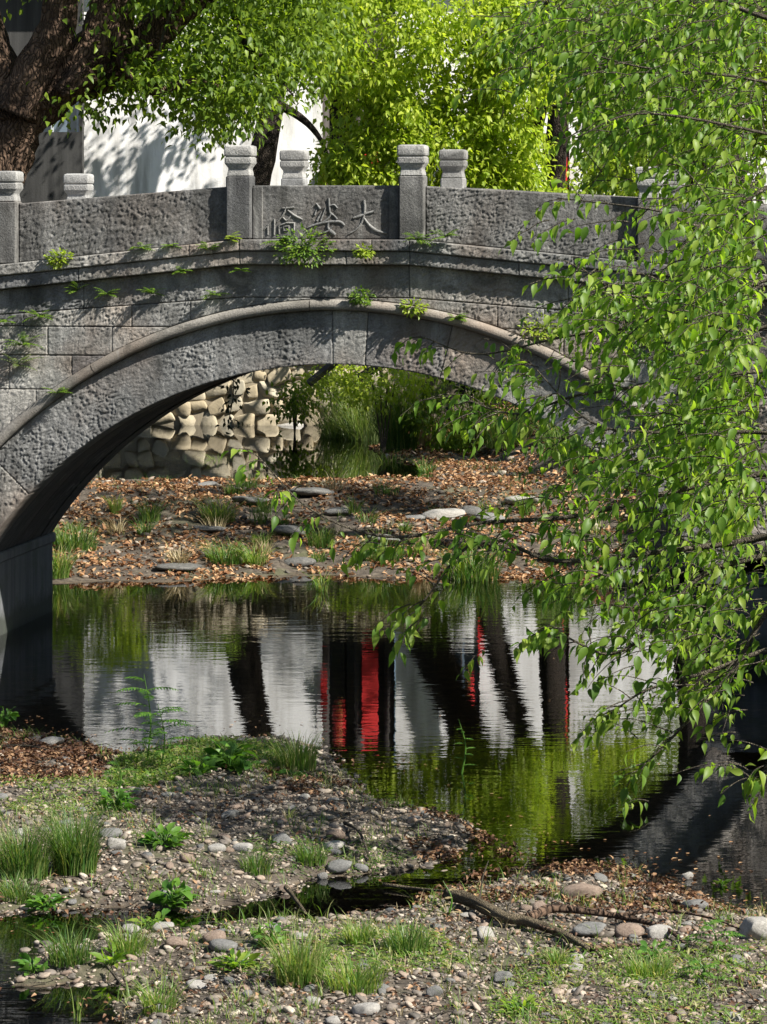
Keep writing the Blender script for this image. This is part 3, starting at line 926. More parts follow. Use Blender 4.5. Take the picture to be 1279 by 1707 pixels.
# ------------------------------------------------------------------ retaining wall across the upper pool
wall = thing('retaining_wall', 'cream rubble retaining wall rising from the far pool', 'wall', (-2.6, 53.55, 0.3))
bm = bmesh.new(); bmesh.ops.create_icosphere(bm, subdivisions=2, radius=1)
ICO_V = np.array([v.co[:] for v in bm.verts]); ICO_T = np.array([[v.index for v in f.verts] for f in bm.faces]); bm.free()
bm = bmesh.new(); bmesh.ops.create_icosphere(bm, subdivisions=1, radius=1)
ICO1_V = np.array([v.co[:] for v in bm.verts]); ICO1_T = np.array([[v.index for v in f.verts] for f in bm.faces]); bm.free()

bm = bmesh.new(); bmesh.ops.create_icosphere(bm, subdivisions=3, radius=1)
ICO3_V = np.array([v.co[:] for v in bm.verts]); ICO3_T = np.array([[v.index for v in f.verts] for f in bm.faces]); bm.free()

def rock_verts(V, seed, rough=0.25, box_=0.0, flat=1.0):
    r = np.random.default_rng(seed)
    v = V.copy()
    if box_: v = np.sign(v) * np.abs(v) ** (1 - box_)
    for _ in range(4):
        d = r.normal(size=3); d /= np.linalg.norm(d)
        t = v @ d; lim = r.uniform(0.55, 0.95)
        v = v - np.maximum(0, t - lim)[:, None] * d * 0.9
    v = v * (1 + rough * (r.random((len(v), 1)) - 0.5) * 0.6)
    v[:, 2] *= flat
    return v
wall_meshes = []
for k in range(10):
    a = Acc(); v_ = rock_verts(ICO3_V, 100 + k, 0.0, 0.62); v_ = rock_verts(v_, 140 + k, 0.0, 0.0)
    v_ = v_ * (1 + 0.16 * (np.array([fbm(v_[:, 0] * 2 + k, v_[:, 2] * 2 + v_[:, 1], k, 3)]).T - 0.5))
    a.add(v_ / np.abs(v_).max(0), tris=ICO3_T); wall_meshes.append(a.mesh('wall_stone', M['field_stone'], True))
z = 0.25; row = 0
while z < 2.75:
    hgt = random.uniform(0.17, 0.3); x = -7.2 - random.random() * 0.3
    while x < 0.55:
        w_ = random.uniform(0.2, 0.44)
        o = bpy.data.objects.new('stone', random.choice(wall_meshes))
        o.parent = wall; COL.objects.link(o)
        o.location = (x + w_ / 2 + 2.6, random.uniform(-0.05, 0.03), z + hgt / 2 - 0.3 + random.uniform(-.035, .035))
        o.scale = (w_ * 0.56, 0.13, hgt * 0.58)
        o.rotation_euler = (0, random.uniform(-0.35, 0.35), 0)
        x += w_
    z += hgt * 0.93; row += 1
a = Acc(); box(a, -5.0, 3.2, -0.05, 0.34, -0.4, 2.2); a.obj('wall_core', M['mortar'], wall)

# ------------------------------------------------------------------ houses beyond
def house_wall(acc, x0, x1, y, z0, z1, openings, depth=0.3):
    """facade with openings (xa, xb, za, zb) as separate boxes butted end to end"""
    xs = sorted({x0, x1, *[o[0] for o in openings], *[o[1] for o in openings]})
    for a0, a1 in zip(xs[:-1], xs[1:]):
        cov = sorted([(o[2], o[3]) for o in openings if o[0] <= a0 + 1e-6 and o[1] >= a1 - 1e-6])
        z_ = z0
        for za, zb in cov:
            if za > z_: box(acc, a0, a1, y, y + depth, z_, za)
            z_ = zb
        if z_ < z1: box(acc, a0, a1, y, y + depth, z_, z1)

def tiled_roof(parent, x0, x1, y_eave, z_eave, depth, rise, y0=0):
    acc = Acc()
    acc.add([(x0, y_eave, z_eave), (x1, y_eave, z_eave), (x1, y_eave + depth, z_eave + rise), (x0, y_eave + depth, z_eave + rise),
             (x0, y_eave, z_eave - 0.06), (x1, y_eave, z_eave - 0.06), (x1, y_eave + depth, z_eave + rise - 0.06), (x0, y_eave + depth, z_eave + rise - 0.06)],
            quads=[(0, 1, 2, 3), (7, 6, 5, 4), (0, 4, 5, 1), (1, 5, 6, 2), (2, 6, 7, 3), (3, 7, 4, 0)])
    rf = acc.obj('roof', M['roof_tile'], parent)
    n = int((x1 - x0) / 0.2)
    me = None
    for k in range(n):
        xx = x0 + 0.1 + k * (x1 - x0 - 0.1) / n
        if me is None:
            a = Acc(); tube(a, [(0, 0, 0), (0, depth / 2, rise / 2), (0, depth, rise)], 0.055, 8); me = a.mesh('roof_tile_row', M['roof_tile'], True)
        link('roof_tile_row', me, rf, (xx, y_eave - 0.03, z_eave + 0.03))

YB = 56.5
def bx(px, Y=YB): return (px - 640) / FPX * Y
HZ0, HZ1 = 2.45, 8.4
# white house
white = thing('white_house', 'white plastered house with water streaked wall behind the bridge', 'house', (0, YB, HZ0))
acc = Acc(); house_wall(acc, bx(-160) , bx(538), 0, 0, HZ1 - HZ0, [])
white_wall = acc.obj('plaster_wall', M['plaster'], white)
acc = Acc(); box(acc, bx(-160) - 0.02, bx(538) + 0.02, -0.035, -0.002, 0, 0.25); acc.obj('plinth', M['grey_render'], white)
tiled_roof(white, bx(-165), bx(545), -0.5, HZ1 - HZ0, 3, 1.3)
# entrance hall with dark doors
hall = thing('timber_entrance', 'dark timber entrance bay with double doors beside the white house', 'house', (0, YB, HZ0))
acc = Acc(); box(acc, bx(540), bx(655), 0.9, 1.1, 0, 5.9); acc.obj('back_wall', M['timber'], hall)
for x0, x1 in ((546, 575), (577, 604)):
    acc = Acc(); bevel_box(acc, bx(x0), bx(x1), 0.82, 0.89, 0.1, 2.5, 0.01)
    for zz in (0.3, 1.0, 1.7): bevel_box(acc, bx(x0) + 0.05, bx(x1) - 0.05, 0.79, 0.819, zz, zz + 0.55, 0.01)
    acc.obj('door_leaf', M['door'], hall)
for px in (541, 600, 650):
    acc = Acc(); tube(acc, [(bx(px), 0.15, 0), (bx(px), 0.15, 3.6)], 0.09, 12); acc.obj('column', M['timber'], hall, smooth=True)
acc = Acc(); bevel_box(acc, bx(538), bx(658), 0.05, 0.25, 3.6, 3.9, 0.01); acc.obj('lintel_beam', M['timber'], hall)
acc = Acc(); box(acc, bx(538), bx(658), 0.02, 1.15, 3.91, 5.9); acc.obj('upper_wall', M['timber'], hall)
# grey white house to the right
right_house = thing('pale_house', 'pale plastered house with a red door to the right of the dark entrance', 'house', (0, YB, HZ0))
dx0, dx1 = bx(905), bx(950)
ops = [(dx0, dx1, 0.0, 2.9), (bx(740), bx(800), 1.0, 2.3)]
acc = Acc(); house_wall(acc, bx(660), bx(1500), 0, 0, HZ1 - HZ0, ops); acc.obj('plaster_wall', M['plaster'], right_house)
acc = Acc(); box(acc, dx0, dx1, 0.15, 0.22, 0, 2.9); acc.obj('door', M['timber'], right_house)
fr = Acc()
for x0, x1, z0, z1 in ((740, 742, 1, 2.3), (798, 800, 1, 2.3)): box(fr, bx(x0), bx(x1), 0.05, 0.15, z0, z1)
box(fr, bx(742), bx(798), 0.05, 0.15, 1.0, 1.05); box(fr, bx(742), bx(798), 0.05, 0.15, 2.25, 2.3); box(fr, bx(769), bx(771), 0.05, 0.15, 1.05, 2.25)
wf = fr.obj('window_frame', M['timber'], right_house)
acc = Acc(); box(acc, bx(742), bx(798), 0.16, 0.17, 1.05, 2.25); acc.obj('pane', M['glass'], wf)
tiled_roof(right_house, bx(655), bx(1500), -0.5, HZ1 - HZ0, 3, 1.3)
# grey house to the left, nearer, shade darkened into its render
YL = 55.9
shed = thing('grey_shed', 'shade darkened grey rendered shed with a bluish window left of the white house', 'shed', (0, YL, 2.45))
wx0, wx1 = bx(58, YL), bx(132, YL)
zt_ = lambda py: EYE - (py - HORIZON) / FPX * YL - 2.45
acc = Acc(); house_wall(acc, bx(-220, YL), bx(138, YL), 0, 0, zt_(-60), [(wx0, wx1, zt_(220), zt_(130))]); acc.obj('rendered_wall', M['grey_render'], shed)
fr = Acc()
for x0, x1 in ((wx0, wx0 + .04), ((wx0 + wx1) / 2 - .1, (wx0 + wx1) / 2 - .06), (wx1 - .04, wx1)): box(fr, x0, x1, 0.04, 0.12, zt_(220), zt_(130))
wf = fr.obj('window_frame', M['window_frame'], shed)
acc = Acc(); box(acc, wx0 + .04, wx1 - .04, 0.13, 0.14, zt_(220), zt_(130)); acc.obj('pane', M['glass'], wf)
tiled_roof(shed, bx(-260, YL), bx(160, YL), -0.6, zt_(-58), 2.4, 0.9)

# red couplet banners and lanterns
def banner(px0, px1, py_ref0, py_ref1, yy, label):
    z0 = FPX and (py_ref0 - HORIZON) * yy / FPX - EYE; z1 = (py_ref1 - HORIZON) * yy / FPX - EYE
    acc = Acc(); x0, x1 = bx(px0, yy), bx(px1, yy)
    bevel_box(acc, x0, x1, -0.012, 0.012, 0.02, z1 - z0 - 0.02, 0.004)
    t = thing('red_banner', label, 'banner', (0, yy, z0), 0, 'red paper couplets on the houses')
    acc.obj('paper', M['red'], t)
    a2 = Acc(); tube(a2, [(x0 - .02, 0, z1 - z0), (x1 + .02, 0, z1 - z0)], 0.018, 8); a2.obj('rod', M['timber'], t, smooth=True)
    return t
banner(604, 631, 1085, 1232, YB + 0.03, 'long red couplet banner on the dark entrance column, mirrored tallest in the water')
banner(535, 546, 1120, 1195, YB - 0.06, 'narrow red couplet banner at the corner of the streaked white house')
banner(919, 940, 985, 1100, YB - 0.03, 'red couplet banner low on the pale house near its right end')
banner(924, 946, 1150, 1262, YB - 0.03, 'red banner seen directly between leaves above the right parapet panel')
banner(797, 812, 1035, 1095, YB - 0.03, 'short red banner beside the window of the pale house')
def lantern(px, pyr, yy, label):
    z0 = (pyr - HORIZON) * yy / FPX - EYE
    t = thing('red_lantern', label, 'lantern', (bx(px, yy), yy, z0), 0, 'red lanterns on the houses')
    acc = Acc(); th = np.linspace(0, math.pi, 9)
    tube(acc, [(0, 0, -0.17 * math.cos(x)) for x in th], [0.04 + 0.08 * math.sin(x) for x in th], 14); acc.obj('shade', M['red'], t, smooth=True)
    acc = Acc(); tube(acc, [(0, 0, .17), (0, 0, .22)], 0.06, 10); tube(acc, [(0, 0, -.17), (0, 0, -.2)], 0.06, 10); acc.obj('collar', M['gold'], t)
    acc = Acc(); tube(acc, [(0, 0, .22), (0, 0, .6)], 0.008, 5); acc.obj('cord', M['timber'], t)
lantern(566, 1205, YB - 0.25, 'red lantern hanging before the dark double doors')
lantern(780, 1145, YB - 0.3, 'red lantern hanging before the pale house window')

# timber braces under the far landing
for x0, y0, x1, y1, lab in ((515, 640, 556, 606, 'dark timber brace crossing before the cream stone wall'), (598, 630, 640, 606, 'dark timber brace over the reeds')):
    acc = Acc(); p0, p1 = P(x0, y0, 50.5), P(x1, y1, 50.5)
    d = (p1 - p0) / np.linalg.norm(p1 - p0)
    tube(acc, [p0, p0 + (p1 - p0) * 0.5, p1 + d * 0.35], 0.062, 4)
    t = thing('timber_brace', lab, 'beam', tuple(p0), 0, 'timber braces under the landing')
    o = acc.obj('beam', M['timber'], t); o.matrix_parent_inverse = Matrix.Translation(Vector(p0)).inverted()
acc = Acc(); p1 = P(560, 590, 50.5); bevel_box(acc, p1[0] - 0.1, p1[0] + 0.9, 50.45, 51.0, p1[2] + 0.1, p1[2] + 0.24, 0.01)
tag(acc.obj('landing', M['timber']), 'dark timber landing carried by slanting braces behind the arch', 'platform')

# ------------------------------------------------------------------ trees behind the bridge
T_OV = leaf_template(0.55, 0.10, 0.18); T_LA = leaf_template(0.42, 0.08, 0.15, 'lance')

def clusters(cl, per, size, spread, droop=0.6, r=rng):
    """leaf positions, directions and normals round cluster centres"""
    cl = np.asarray(cl)
    c = np.repeat(cl, per, axis=0)
    off = r.normal(size=c.shape) * spread * np.array([1, 1, 0.75])
    pos = c + off
    d = rand_dirs(len(pos), r) * 0.8 + off / (np.linalg.norm(off, axis=1)[:, None] + 1e-6) * 0.5
    d[:, 2] -= droop
    up = rand_dirs(len(pos), r) * 0.7 + np.array([0, 0, 1.0])
    return pos, d, up, size * r.uniform(0.65, 1.2, len(pos))

def in_ellipsoid(c, rad, n, shell=0.35, r=rng):
    d = rand_dirs(n, r); k = r.uniform(shell, 1, n) ** (1 / 2.2)
    return np.array(c) + d * k[:, None] * np.array(rad)

def crown(parent, mat, cl, per, size, spread, n_single=0, droop=0.6, tmpl=T_OV):
    cl = np.asarray(cl)
    # an open gap in the crowns in front of the red door
    gap = lambda c: (abs(c[:, 0] / c[:, 1] - 0.0545) < 0.0065) & (c[:, 2] > EYE + 0.2) & (c[:, 2] < EYE + 1.3) & (c[:, 1] > 40)
    cl = cl[~gap(cl)]
    pos, d, up, sz = clusters(cl, per, size, spread, droop)
    if n_single:
        # leaves that show largest: nearest to the camera and inside the frame
        px = 640 + FPX * pos[:, 0] / pos[:, 1]; py = HORIZON + FPX * (EYE - pos[:, 2]) / pos[:, 1]
        score = sz / pos[:, 1] * ((px > 0) & (px < 1279) & (py > 0) & (py < 330))
        order = np.argsort(-score)[:n_single]
        a = Acc(); a.add(*[tmpl[0]], tris=tmpl[1]); me = a.mesh('leaf', M[mat + '_single'], True)
        leaf_objects(parent, me, pos[order], d[order], up[order], sz[order])
        keep = np.ones(len(pos), bool); keep[order] = False
        pos, d, up, sz = pos[keep], d[keep], up[keep], sz[keep]
    acc = Acc(); add_leaves(acc, pos, d, up, sz, tmpl)
    o = acc.obj('foliage', M[mat], parent, smooth=True); o['kind'] = 'stuff'
    o.matrix_parent_inverse = Matrix.Translation(parent.location).inverted()
    return o

def limb(parent, name, mat, pts, r0, r1, sides=10, n=24, rough=0.25, seed=1):
    path = smooth_path(pts, n)
    acc = Acc(); tube(acc, path, np.linspace(r0, r1, n), sides, rough, seed)
    o = acc.obj(name, M[mat], parent, smooth=True)
    o.matrix_parent_inverse = Matrix.Translation(parent.location).inverted()
    return o

# old camphor on the left bank
YT = 37.5
old = thing('old_camphor_tree', 'massive old camphor with furrowed brown trunk leaning in from the left edge', 'tree', tuple(P(-70, 640, YT)))
pp = lambda pts, Y: [P(x, y, Y + (dz[0] if dz else 0)) for x, y, *dz in pts]
limb(old, 'trunk', 'bark', pp([(-60, 640), (-40, 480), (-25, 330), (15, 210), (70, 140)], YT), 0.42, 0.36, 28, 50, 0.22, 3)
limb(old, 'bough', 'bark', pp([(55, 165), (110, 125), (165, 75), (185, 20), (200, -70)], YT), 0.33, 0.24, 24, 40, 0.28, 4)
limb(old, 'bough', 'bark', pp([(120, 130), (190, 105), (240, 70), (300, 15), (380, -60)], YT + 0.35), 0.30, 0.16, 20, 40, 0.25, 5)
limb(old, 'bough', 'bark', pp([(25, 190), (60, 110), (95, 50), (110, -50)], YT - 0.3), 0.26, 0.18, 20, 30, 0.28, 6)
limb(old, 'bough', 'bark', pp([(20, 200), (-5, 120), (-30, 40), (-60, -80)], YT - 0.1), 0.3, 0.2, 20, 30, 0.28, 7)
limb(old, 'burl', 'bark', pp([(100, 155), (128, 128), (150, 112)], YT - 0.38), 0.10, 0.17, 18, 10, 0.5, 8)
limb(old, 'branch', 'bark', pp([(192, 30), (196, 80), (212, 118), (240, 145), (275, 148)], YT - 0.2), 0.055, 0.04, 10, 26, 0.3, 9)
limb(old, 'branch', 'bark', pp([(240, 140), (262, 152), (300, 140), (340, 138), (380, 150)], YT - 0.2), 0.075, 0.03, 10, 26, 0.4, 10)
limb(old, 'branch', 'twig', pp([(272, 142), (264, 122), (270, 70), (284, 25), (298, -20)], YT - 0.25), 0.022, 0.016, 8, 24, 0.2, 11)
limb(old, 'branch', 'bark_dark', pp([(388, -10), (395, 40), (415, 85), (430, 130), (432, 170)], YT + 0.3), 0.05, 0.015, 8, 24, 0.2, 12)
limb(old, 'branch', 'bark_dark', pp([(418, 88), (450, 100), (470, 135), (490, 160)], YT + 0.3), 0.03, 0.01, 8, 20, 0.2, 13)
limb(old, 'branch', 'bark_dark', pp([(190, 130), (165, 150), (140, 150)], YT), 0.03, 0.01, 8, 14, 0.2, 14)
cl = []
def region(Y0, Y1, rects, r=rng):
    """cluster centres in picture-height bands of the real crown: (x0, x1, y0, y1, n)"""
    out = []
    for x0, x1, y0, y1, n in rects:
        for _ in range(n):
            Y = r.uniform(Y0, Y1); out.append(P(r.uniform(x0, x1), r.uniform(y0, y1), Y))
    return out
cl = region(36.6, 39.5, [(170, 330, 120, 165, 26), (330, 470, 60, 165, 56), (335, 410, 150, 205, 20), (300, 560, -120, 70, 120), (190, 330, -150, 25, 50), (200, 380, 90, 130, 26),
                         (-100, 200, -420, -30, 130), (200, 560, -420, -60, 130), (160, 210, 20, 50, 4), (95, 160, 155, 180, 6)])
cl += region(40, 43, [(200, 560, -40, 130, 150)])
cl += list(in_ellipsoid((-2.4, 36.3, 8.3), (2.2, 1.3, 0.9), 170))  # unseen leaf clumps above the view, added to shade the trunk
crown(old, 'leaf_dark', cl, 34, 0.10, 0.2, 150)
# slim dark trunk in front of the white house
YS = 54.9
slim = thing('slim_camphor_tree', 'dark slim trunk leaning before the streaked white wall', 'tree', tuple(P(386, 520, YS)))
limb(slim, 'trunk', 'bark_dark', pp([(380, 530), (398, 446), (412, 370), (430, 295), (452, 185), (470, 90), (500, -40)], YS), 0.36, 0.13, 18, 50, 0.15, 21)
limb(slim, 'branch', 'bark_dark', pp([(458, 170), (500, 195), (530, 225), (548, 262)], YS), 0.08, 0.03, 10, 22, 0.2, 22)
limb(slim, 'branch', 'bark_dark', pp([(465, 110), (420, 60), (400, -20)], YS), 0.09, 0.04, 10, 20, 0.2, 23)
crown(slim, 'leaf_dark', region(51.5, 53.4, [(345, 415, 130, 225, 20), (440, 560, -60, 150, 110), (380, 700, -420, -60, 20)]) + region(54.0, 55.2, [(430, 560, -110, 30, 20), (230, 300, -110, 30, 10)]), 36, 0.115, 0.24, 60)  # last regions: unseen clumps added to dapple the white wall and shed
# bright fresh camphor in the middle
YM = 49.0
bright = thing('bright_camphor_tree', 'leaning camphor with fresh yellow green crown above the middle of the bridge', 'tree', tuple(P(680, 520, YM + 5.9)))
limb(bright, 'trunk', 'bark_dark', pp([(680, 520, 5.9), (700, 462, 5.9), (745, 370, 5.4), (790, 273, 4.4), (822, 140, 2.5), (838, 20, 1.2), (850, -100, .5)], YM), 0.40, 0.22, 18, 50, 0.15, 31)
limb(bright, 'branch', 'bark_dark', pp([(800, 240, 4), (860, 190, 2), (950, 175, -1), (1010, 170, -1.5)], YM), 0.05, 0.025, 10, 22, 0.2, 32)
limb(bright, 'branch', 'bark_dark', pp([(808, 210, 3.3), (720, 190, 2), (640, 140, 1), (580, 60, .5)], YM), 0.09, 0.03, 10, 22, 0.2, 33)
limb(bright, 'branch', 'bark_dark', pp([(770, 320, 4.5), (720, 250, 3), (590, 165, 1)], YM), 0.07, 0.02, 10, 22, 0.2, 34)
E = lambda px, py, Y, rx, ry, rz, n: in_ellipsoid(P(px, py, Y), (rx, ry, rz), n)
cl = np.concatenate([E(720, 110, YM, 1.7, 1.2, 1.3, 150), E(850, 70, YM, 0.55, 0.6, 0.75, 50), E(755, 90, YM, 0.6, 0.6, 0.75, 50), E(620, 60, YM, 0.9, 1.0, 1.1, 80), E(640, 200, YM, 0.75, 0.7, 0.65, 60), E(760, 235, YM, 0.9, 0.7, 0.7, 70),
                     E(880, 170, YM, 0.55, 0.7, 0.9, 60), E(860, 265, YM, 0.55, 0.6, 0.5, 40), E(560, 270, YM, 0.3, 0.3, 0.35, 14), E(600, 285, YM, 0.6, 0.5, 0.32, 30), E(700, 300, YM, 1.3, 0.6, 0.3, 46),
                     E(740, -150, YM + 0.5, 2.0, 1.4, 1.2, 60), E(530, -40, YM, 0.7, 0.8, 0.9, 46), E(925, 310, YM, 0.3, 0.5, 0.25, 12), E(790, 315, YM, 0.9, 0.7, 0.3, 36), E(900, 310, YM, 0.7, 0.7, 0.35, 30), E(1010, 310, YM + 1, 0.6, .7, 0.4, 22)])
cl = cl[rng.random(len(cl)) < 0.86]
crown(bright, 'leaf_bright', cl, 46, 0.112, 0.125, 220)
# trees of the right bank
def back_tree(pxb, Y, trunk, ell, label, mat='leaf_dark', seed=50, per=34):
    t = thing('bank_tree', label, 'tree', tuple(P(pxb, 640, Y)), 0, 'trees on the right bank behind the bridge')
    limb(t, 'trunk', 'bark_dark', pp(trunk, Y), 0.24, 0.13, 14, 40, 0.2, seed)
    x, y = trunk[-2][:2]
    limb(t, 'branch', 'bark_dark', pp([(x, y + 60), (x + 60, y), (x + 130, y - 40)], Y), 0.07, 0.03, 8, 16, 0.2, seed + 1)
    limb(t, 'branch', 'bark_dark', pp([(x, y + 90), (x - 70, y + 30), (x - 120, y - 30)], Y), 0.06, 0.03, 8, 16, 0.2, seed + 2)
    crown(t, mat, np.concatenate([E(*e) for e in ell]), per, 0.11, 0.15, 20)
back_tree(815, 55.2, [(805, 520), (830, 413), (862, 300), (890, 213), (915, 60), (930, -60)], [(860, -60, 53, 1.4, 1.0, 0.9, 60), (990, 120, 53, 0.8, .8, 0.9, 50), (960, -260, 52, 2.2, 1.4, 1.3, 46), (1010, 300, 52, .6, .6, .4, 22)], 'slanting dark bank tree nearest the middle of the pale house', seed=51, mat='leaf_bright')
back_tree(915, 54.8, [(914, 520), (920, 400), (927, 280), (938, 120), (960, 30), (980, -60)], [(1020, 40, 52, 1.2, 1.0, 1.2, 100), (1050, 240, 52, 0.7, 0.8, 0.7, 50), (1150, -230, 52, 2.4, 1.5, 1.4, 130), (1120, 330, 51, .9, .8, .5, 34), (1070, 285, 46.5, .9, .7, .65, 60)], 'upright bank tree beside the red banner', seed=55, mat='leaf_mid')
back_tree(1160, 44.0, [(1150, 640), (1160, 480), (1150, 330), (1170, 180), (1190, 40), (1200, -60)], [(1150, 40, 44, 1.3, 1.2, 1.5, 110), (1160, 250, 44, 1.2, 1.0, 0.7, 60), (1320, 80, 44, 1.2, 1.2, 1.4, 60)], 'bushy bank tree farthest right behind the last posts', seed=59, mat='leaf_mid')

back_tree(1270, 36.0, [(1240, 800), (1230, 560), (1220, 330), (1200, 150), (1170, 20), (1150, -60)], [(1130, 20, 35.5, 1.3, 1.0, 1.1, 60), (1040, -190, 36, 1.2, 1.0, 0.9, 34), (1330, -60, 37, 1.5, 1.1, 1.3, 70), (1275, 170, 38, .5, .6, .6, 36)], 'leaning bank tree added for shade close behind the right end of the bridge', seed=63, mat='leaf_mid')  # tree added to throw shade on the litter bank

# far wooded slope closing the view
acc = Acc()
n = 9000
pos = np.stack([rng.uniform(-32, 32, n), rng.uniform(66, 84, n), np.zeros(n)], 1)
pos[:, 2] = 2.5 + rng.random(n) ** 0.8 * (9 + 5 * vnoise(pos[:, 0] * 0.25, pos[:, 1] * 0.25, 77)) + (pos[:, 1] - 66) * 0.25
add_leaves(acc, pos, rand_dirs(n) + np.array([0, 0, -0.4]), rand_dirs(n) * 0.6 + np.array([0, -0.3, 1]), rng.uniform(0.5, 1.0, n), T_OV)
tag(acc.obj('far_wood', M['far_leaf'], smooth=True), 'dark wooded slope rising behind the houses', kind='stuff')

# ------------------------------------------------------------------ tree over the right bank, near the camera
def river_tree():
    t = thing('riverside_tree', 'leafy spring tree reaching over the stream from the right edge', 'tree', tuple(G(1700, 1330)))
    x0 = t.location.x; y0 = t.location.y
    limb(t, 'trunk', 'bark', [(x0 + .3, y0, -0.1), (x0 + .1, y0 + .2, 1.6), (x0 - 0.1, y0 + .1, 3.2), (x0 + 0.1, y0 - .2, 5.5), (x0 + .5, y0, 8)], 0.24, 0.1, 16, 40, 0.2, 71)
    hub = lambda z_: (x0 - 0.05, y0 + 0.1, z_)
    mains = []
    def br(z_, pts, r0=0.03, r1=0.006):
        path = [hub(z_)] + [P(x, y, Y) for x, y, Y in pts]
        sp = smooth_path(path, 10 * len(path))
        mains.append(sp)
        acc = Acc(); tube(acc, sp, np.linspace(r0, r1, len(sp)), 7, 0.15, len(mains))
        o = acc.obj('branch', M['twig'], t, smooth=True); o.matrix_parent_inverse = Matrix.Translation(t.location).inverted()
    br(4.6, [(1420, 80, 22), (1250, 20, 22), (1100, -40, 22.5), (950, -60, 23)], 0.03)
    br(4.2, [(1420, 180, 22), (1240, 130, 22), (1060, 110, 22), (900, 60, 22.5)], 0.016, .004)
    br(4.0, [(1400, 260, 21.5), (1220, 210, 21), (1060, 190, 21), (960, 230, 21)], 0.016, .004)
    br(3.6, [(1400, 330, 21), (1290, 310, 20.5), (1180, 375, 20.5), (1090, 350, 20.5), (930, 330, 21)], 0.018, .004)
    br(3.4, [(1400, 430, 22), (1270, 470, 22), (1150, 500, 22), (1040, 490, 22), (960, 440, 22)], 0.018, .004)
    br(3.2, [(1400, 520, 22), (1250, 550, 22), (1100, 545, 22), (950, 560, 22.5), (800, 590, 23), (700, 560, 23)], 0.018, .004)
    br(3.0, [(1400, 620, 21), (1260, 620, 21), (1100, 640, 21), (960, 660, 21), (860, 690, 21.5), (760, 660, 22)], 0.018, .004)
    br(2.8, [(1400, 720, 20.5), (1240, 720, 20.5), (1080, 720, 20.5), (980, 700, 20.5), (880, 600, 21)], 0.018, .004)
    br(2.4, [(1400, 800, 21), (1270, 790, 21), (1120, 820, 21), (960, 860, 21), (800, 872, 21), (650, 895, 21), (520, 850, 21), (430, 760, 21)], 0.026, .004)
    br(2.2, [(1400, 870, 20.5), (1250, 900, 20.5), (1100, 920, 20.5), (930, 935, 20.5), (800, 900, 20.5), (700, 1010, 20.5)], 0.028)
    br(2.0, [(1400, 900, 20), (1300, 920, 20), (1170, 960, 20), (1100, 1040, 20), (1020, 1090, 20), (940, 1060, 20)], 0.028)
    br(1.8, [(1400, 960, 19.6), (1290, 1010, 19.6), (1220, 1120, 19.6), (1130, 1220, 19.6), (1060, 1290, 19.6)], 0.026, 0.004)
    br(1.9, [(1400, 1060, 20), (1290, 1080, 20), (1180, 1120, 20), (1080, 1150, 20), (1030, 1180, 20)], 0.024, 0.004)
    br(1.5, [(1400, 1180, 19.5), (1310, 1240, 19.5), (1275, 1300, 19.5)], 0.02, 0.004)
    # density of twigs over the crown, 80 px cells from x = 400
    dens = """00000279999 00000269999 00000137999 00000022259 00000010049 00000023467 00000115777 00000123568 00001223469 01001335679 11001224567 00122334456 00011124556 00011112456 00000000334 00000000121 00000000101""".split()
    tw_a = Acc(); pos_, d_, up_, s_ = [], [], [], []
    allm = np.concatenate(mains)
    def twig(base, direc, L, leaf_n, size):
        gx_, gy_ = 640 + FPX * base[0] / base[1], HORIZON + FPX * (EYE - base[2]) / base[1]
        if 895 < gx_ < 1000 and 120 < gy_ < 295: return      # an open gap in the crown
        direc = direc / np.linalg.norm(direc)
        pts = [base]; dd = direc.copy()
        for k in range(5):
            dd = dd + np.array([0, 0, -0.16]) + rng.normal(size=3) * 0.12; dd /= np.linalg.norm(dd)
            pts.append(pts[-1] + dd * L / 5)
        sp = smooth_path(pts, 9)
        tube(tw_a, sp, np.linspace(0.0045, 0.0016, 9), 4, cap=False)
        for k in range(leaf_n):
            f = (k + 0.7) / leaf_n * 8
            i_ = min(int(f), 7); p_ = sp[i_] + (sp[i_ + 1] - sp[i_]) * (f - i_)
            tg = sp[i_ + 1] - sp[i_]; tg /= np.linalg.norm(tg)
            side = np.cross(tg, [0, 0, 1.0]); side /= np.linalg.norm(side) + 1e-6
            dv = tg * 0.45 + side * (0.8 if k % 2 else -0.8) + rng.normal(size=3) * 0.35
            dv[2] -= rng.uniform(0.25, 1.3)
            uv = np.array([0, 0, 1.0]) + rng.normal(size=3) * 0.45 + side * (0.5 if k % 2 else -0.5)
            pos_.append(p_ + dv / np.linalg.norm(dv) * 0.018); d_.append(dv); up_.append(uv)
            s_.append(size * rng.uniform(0.4, 1.3) * (0.75 + 0.35 * (1 - abs(k / leaf_n - 0.5))))
    for r_, rowv in enumerate(dens):
        for c_, ch in enumerate(rowv):
            nn = int(ch)
            nn = int(nn * (7.0 if nn > 6 else 3.1 if nn > 3 else 1.5))
            for _ in range(nn):
                x = 400 + 80 * (c_ + rng.random()); y = 80 * (r_ + rng.random()) - 15
                upper = y < 320
                Y = rng.uniform(21.5, 26) if upper else rng.uniform(19.3, 23.2)
                b_ = P(x, y, Y)
                if not upper and nn <= 8:
                    # sparse places: hang the twig on the nearest branch
                    dd = np.linalg.norm((allm - b_) * np.array([1, 0.35, 1]), axis=1); k = int(np.argmin(dd))
                    if dd[k] < 0.9: b_ = allm[k] + (b_ - allm[k]) * 0.35
                twig(b_, np.array([-0.8 + rng.normal() * 0.5, rng.normal() * 0.5, rng.normal() * 0.35 + 0.1]), rng.uniform(0.22, 0.5), rng.integers(5, 10), 0.09 if not upper else 0.085)
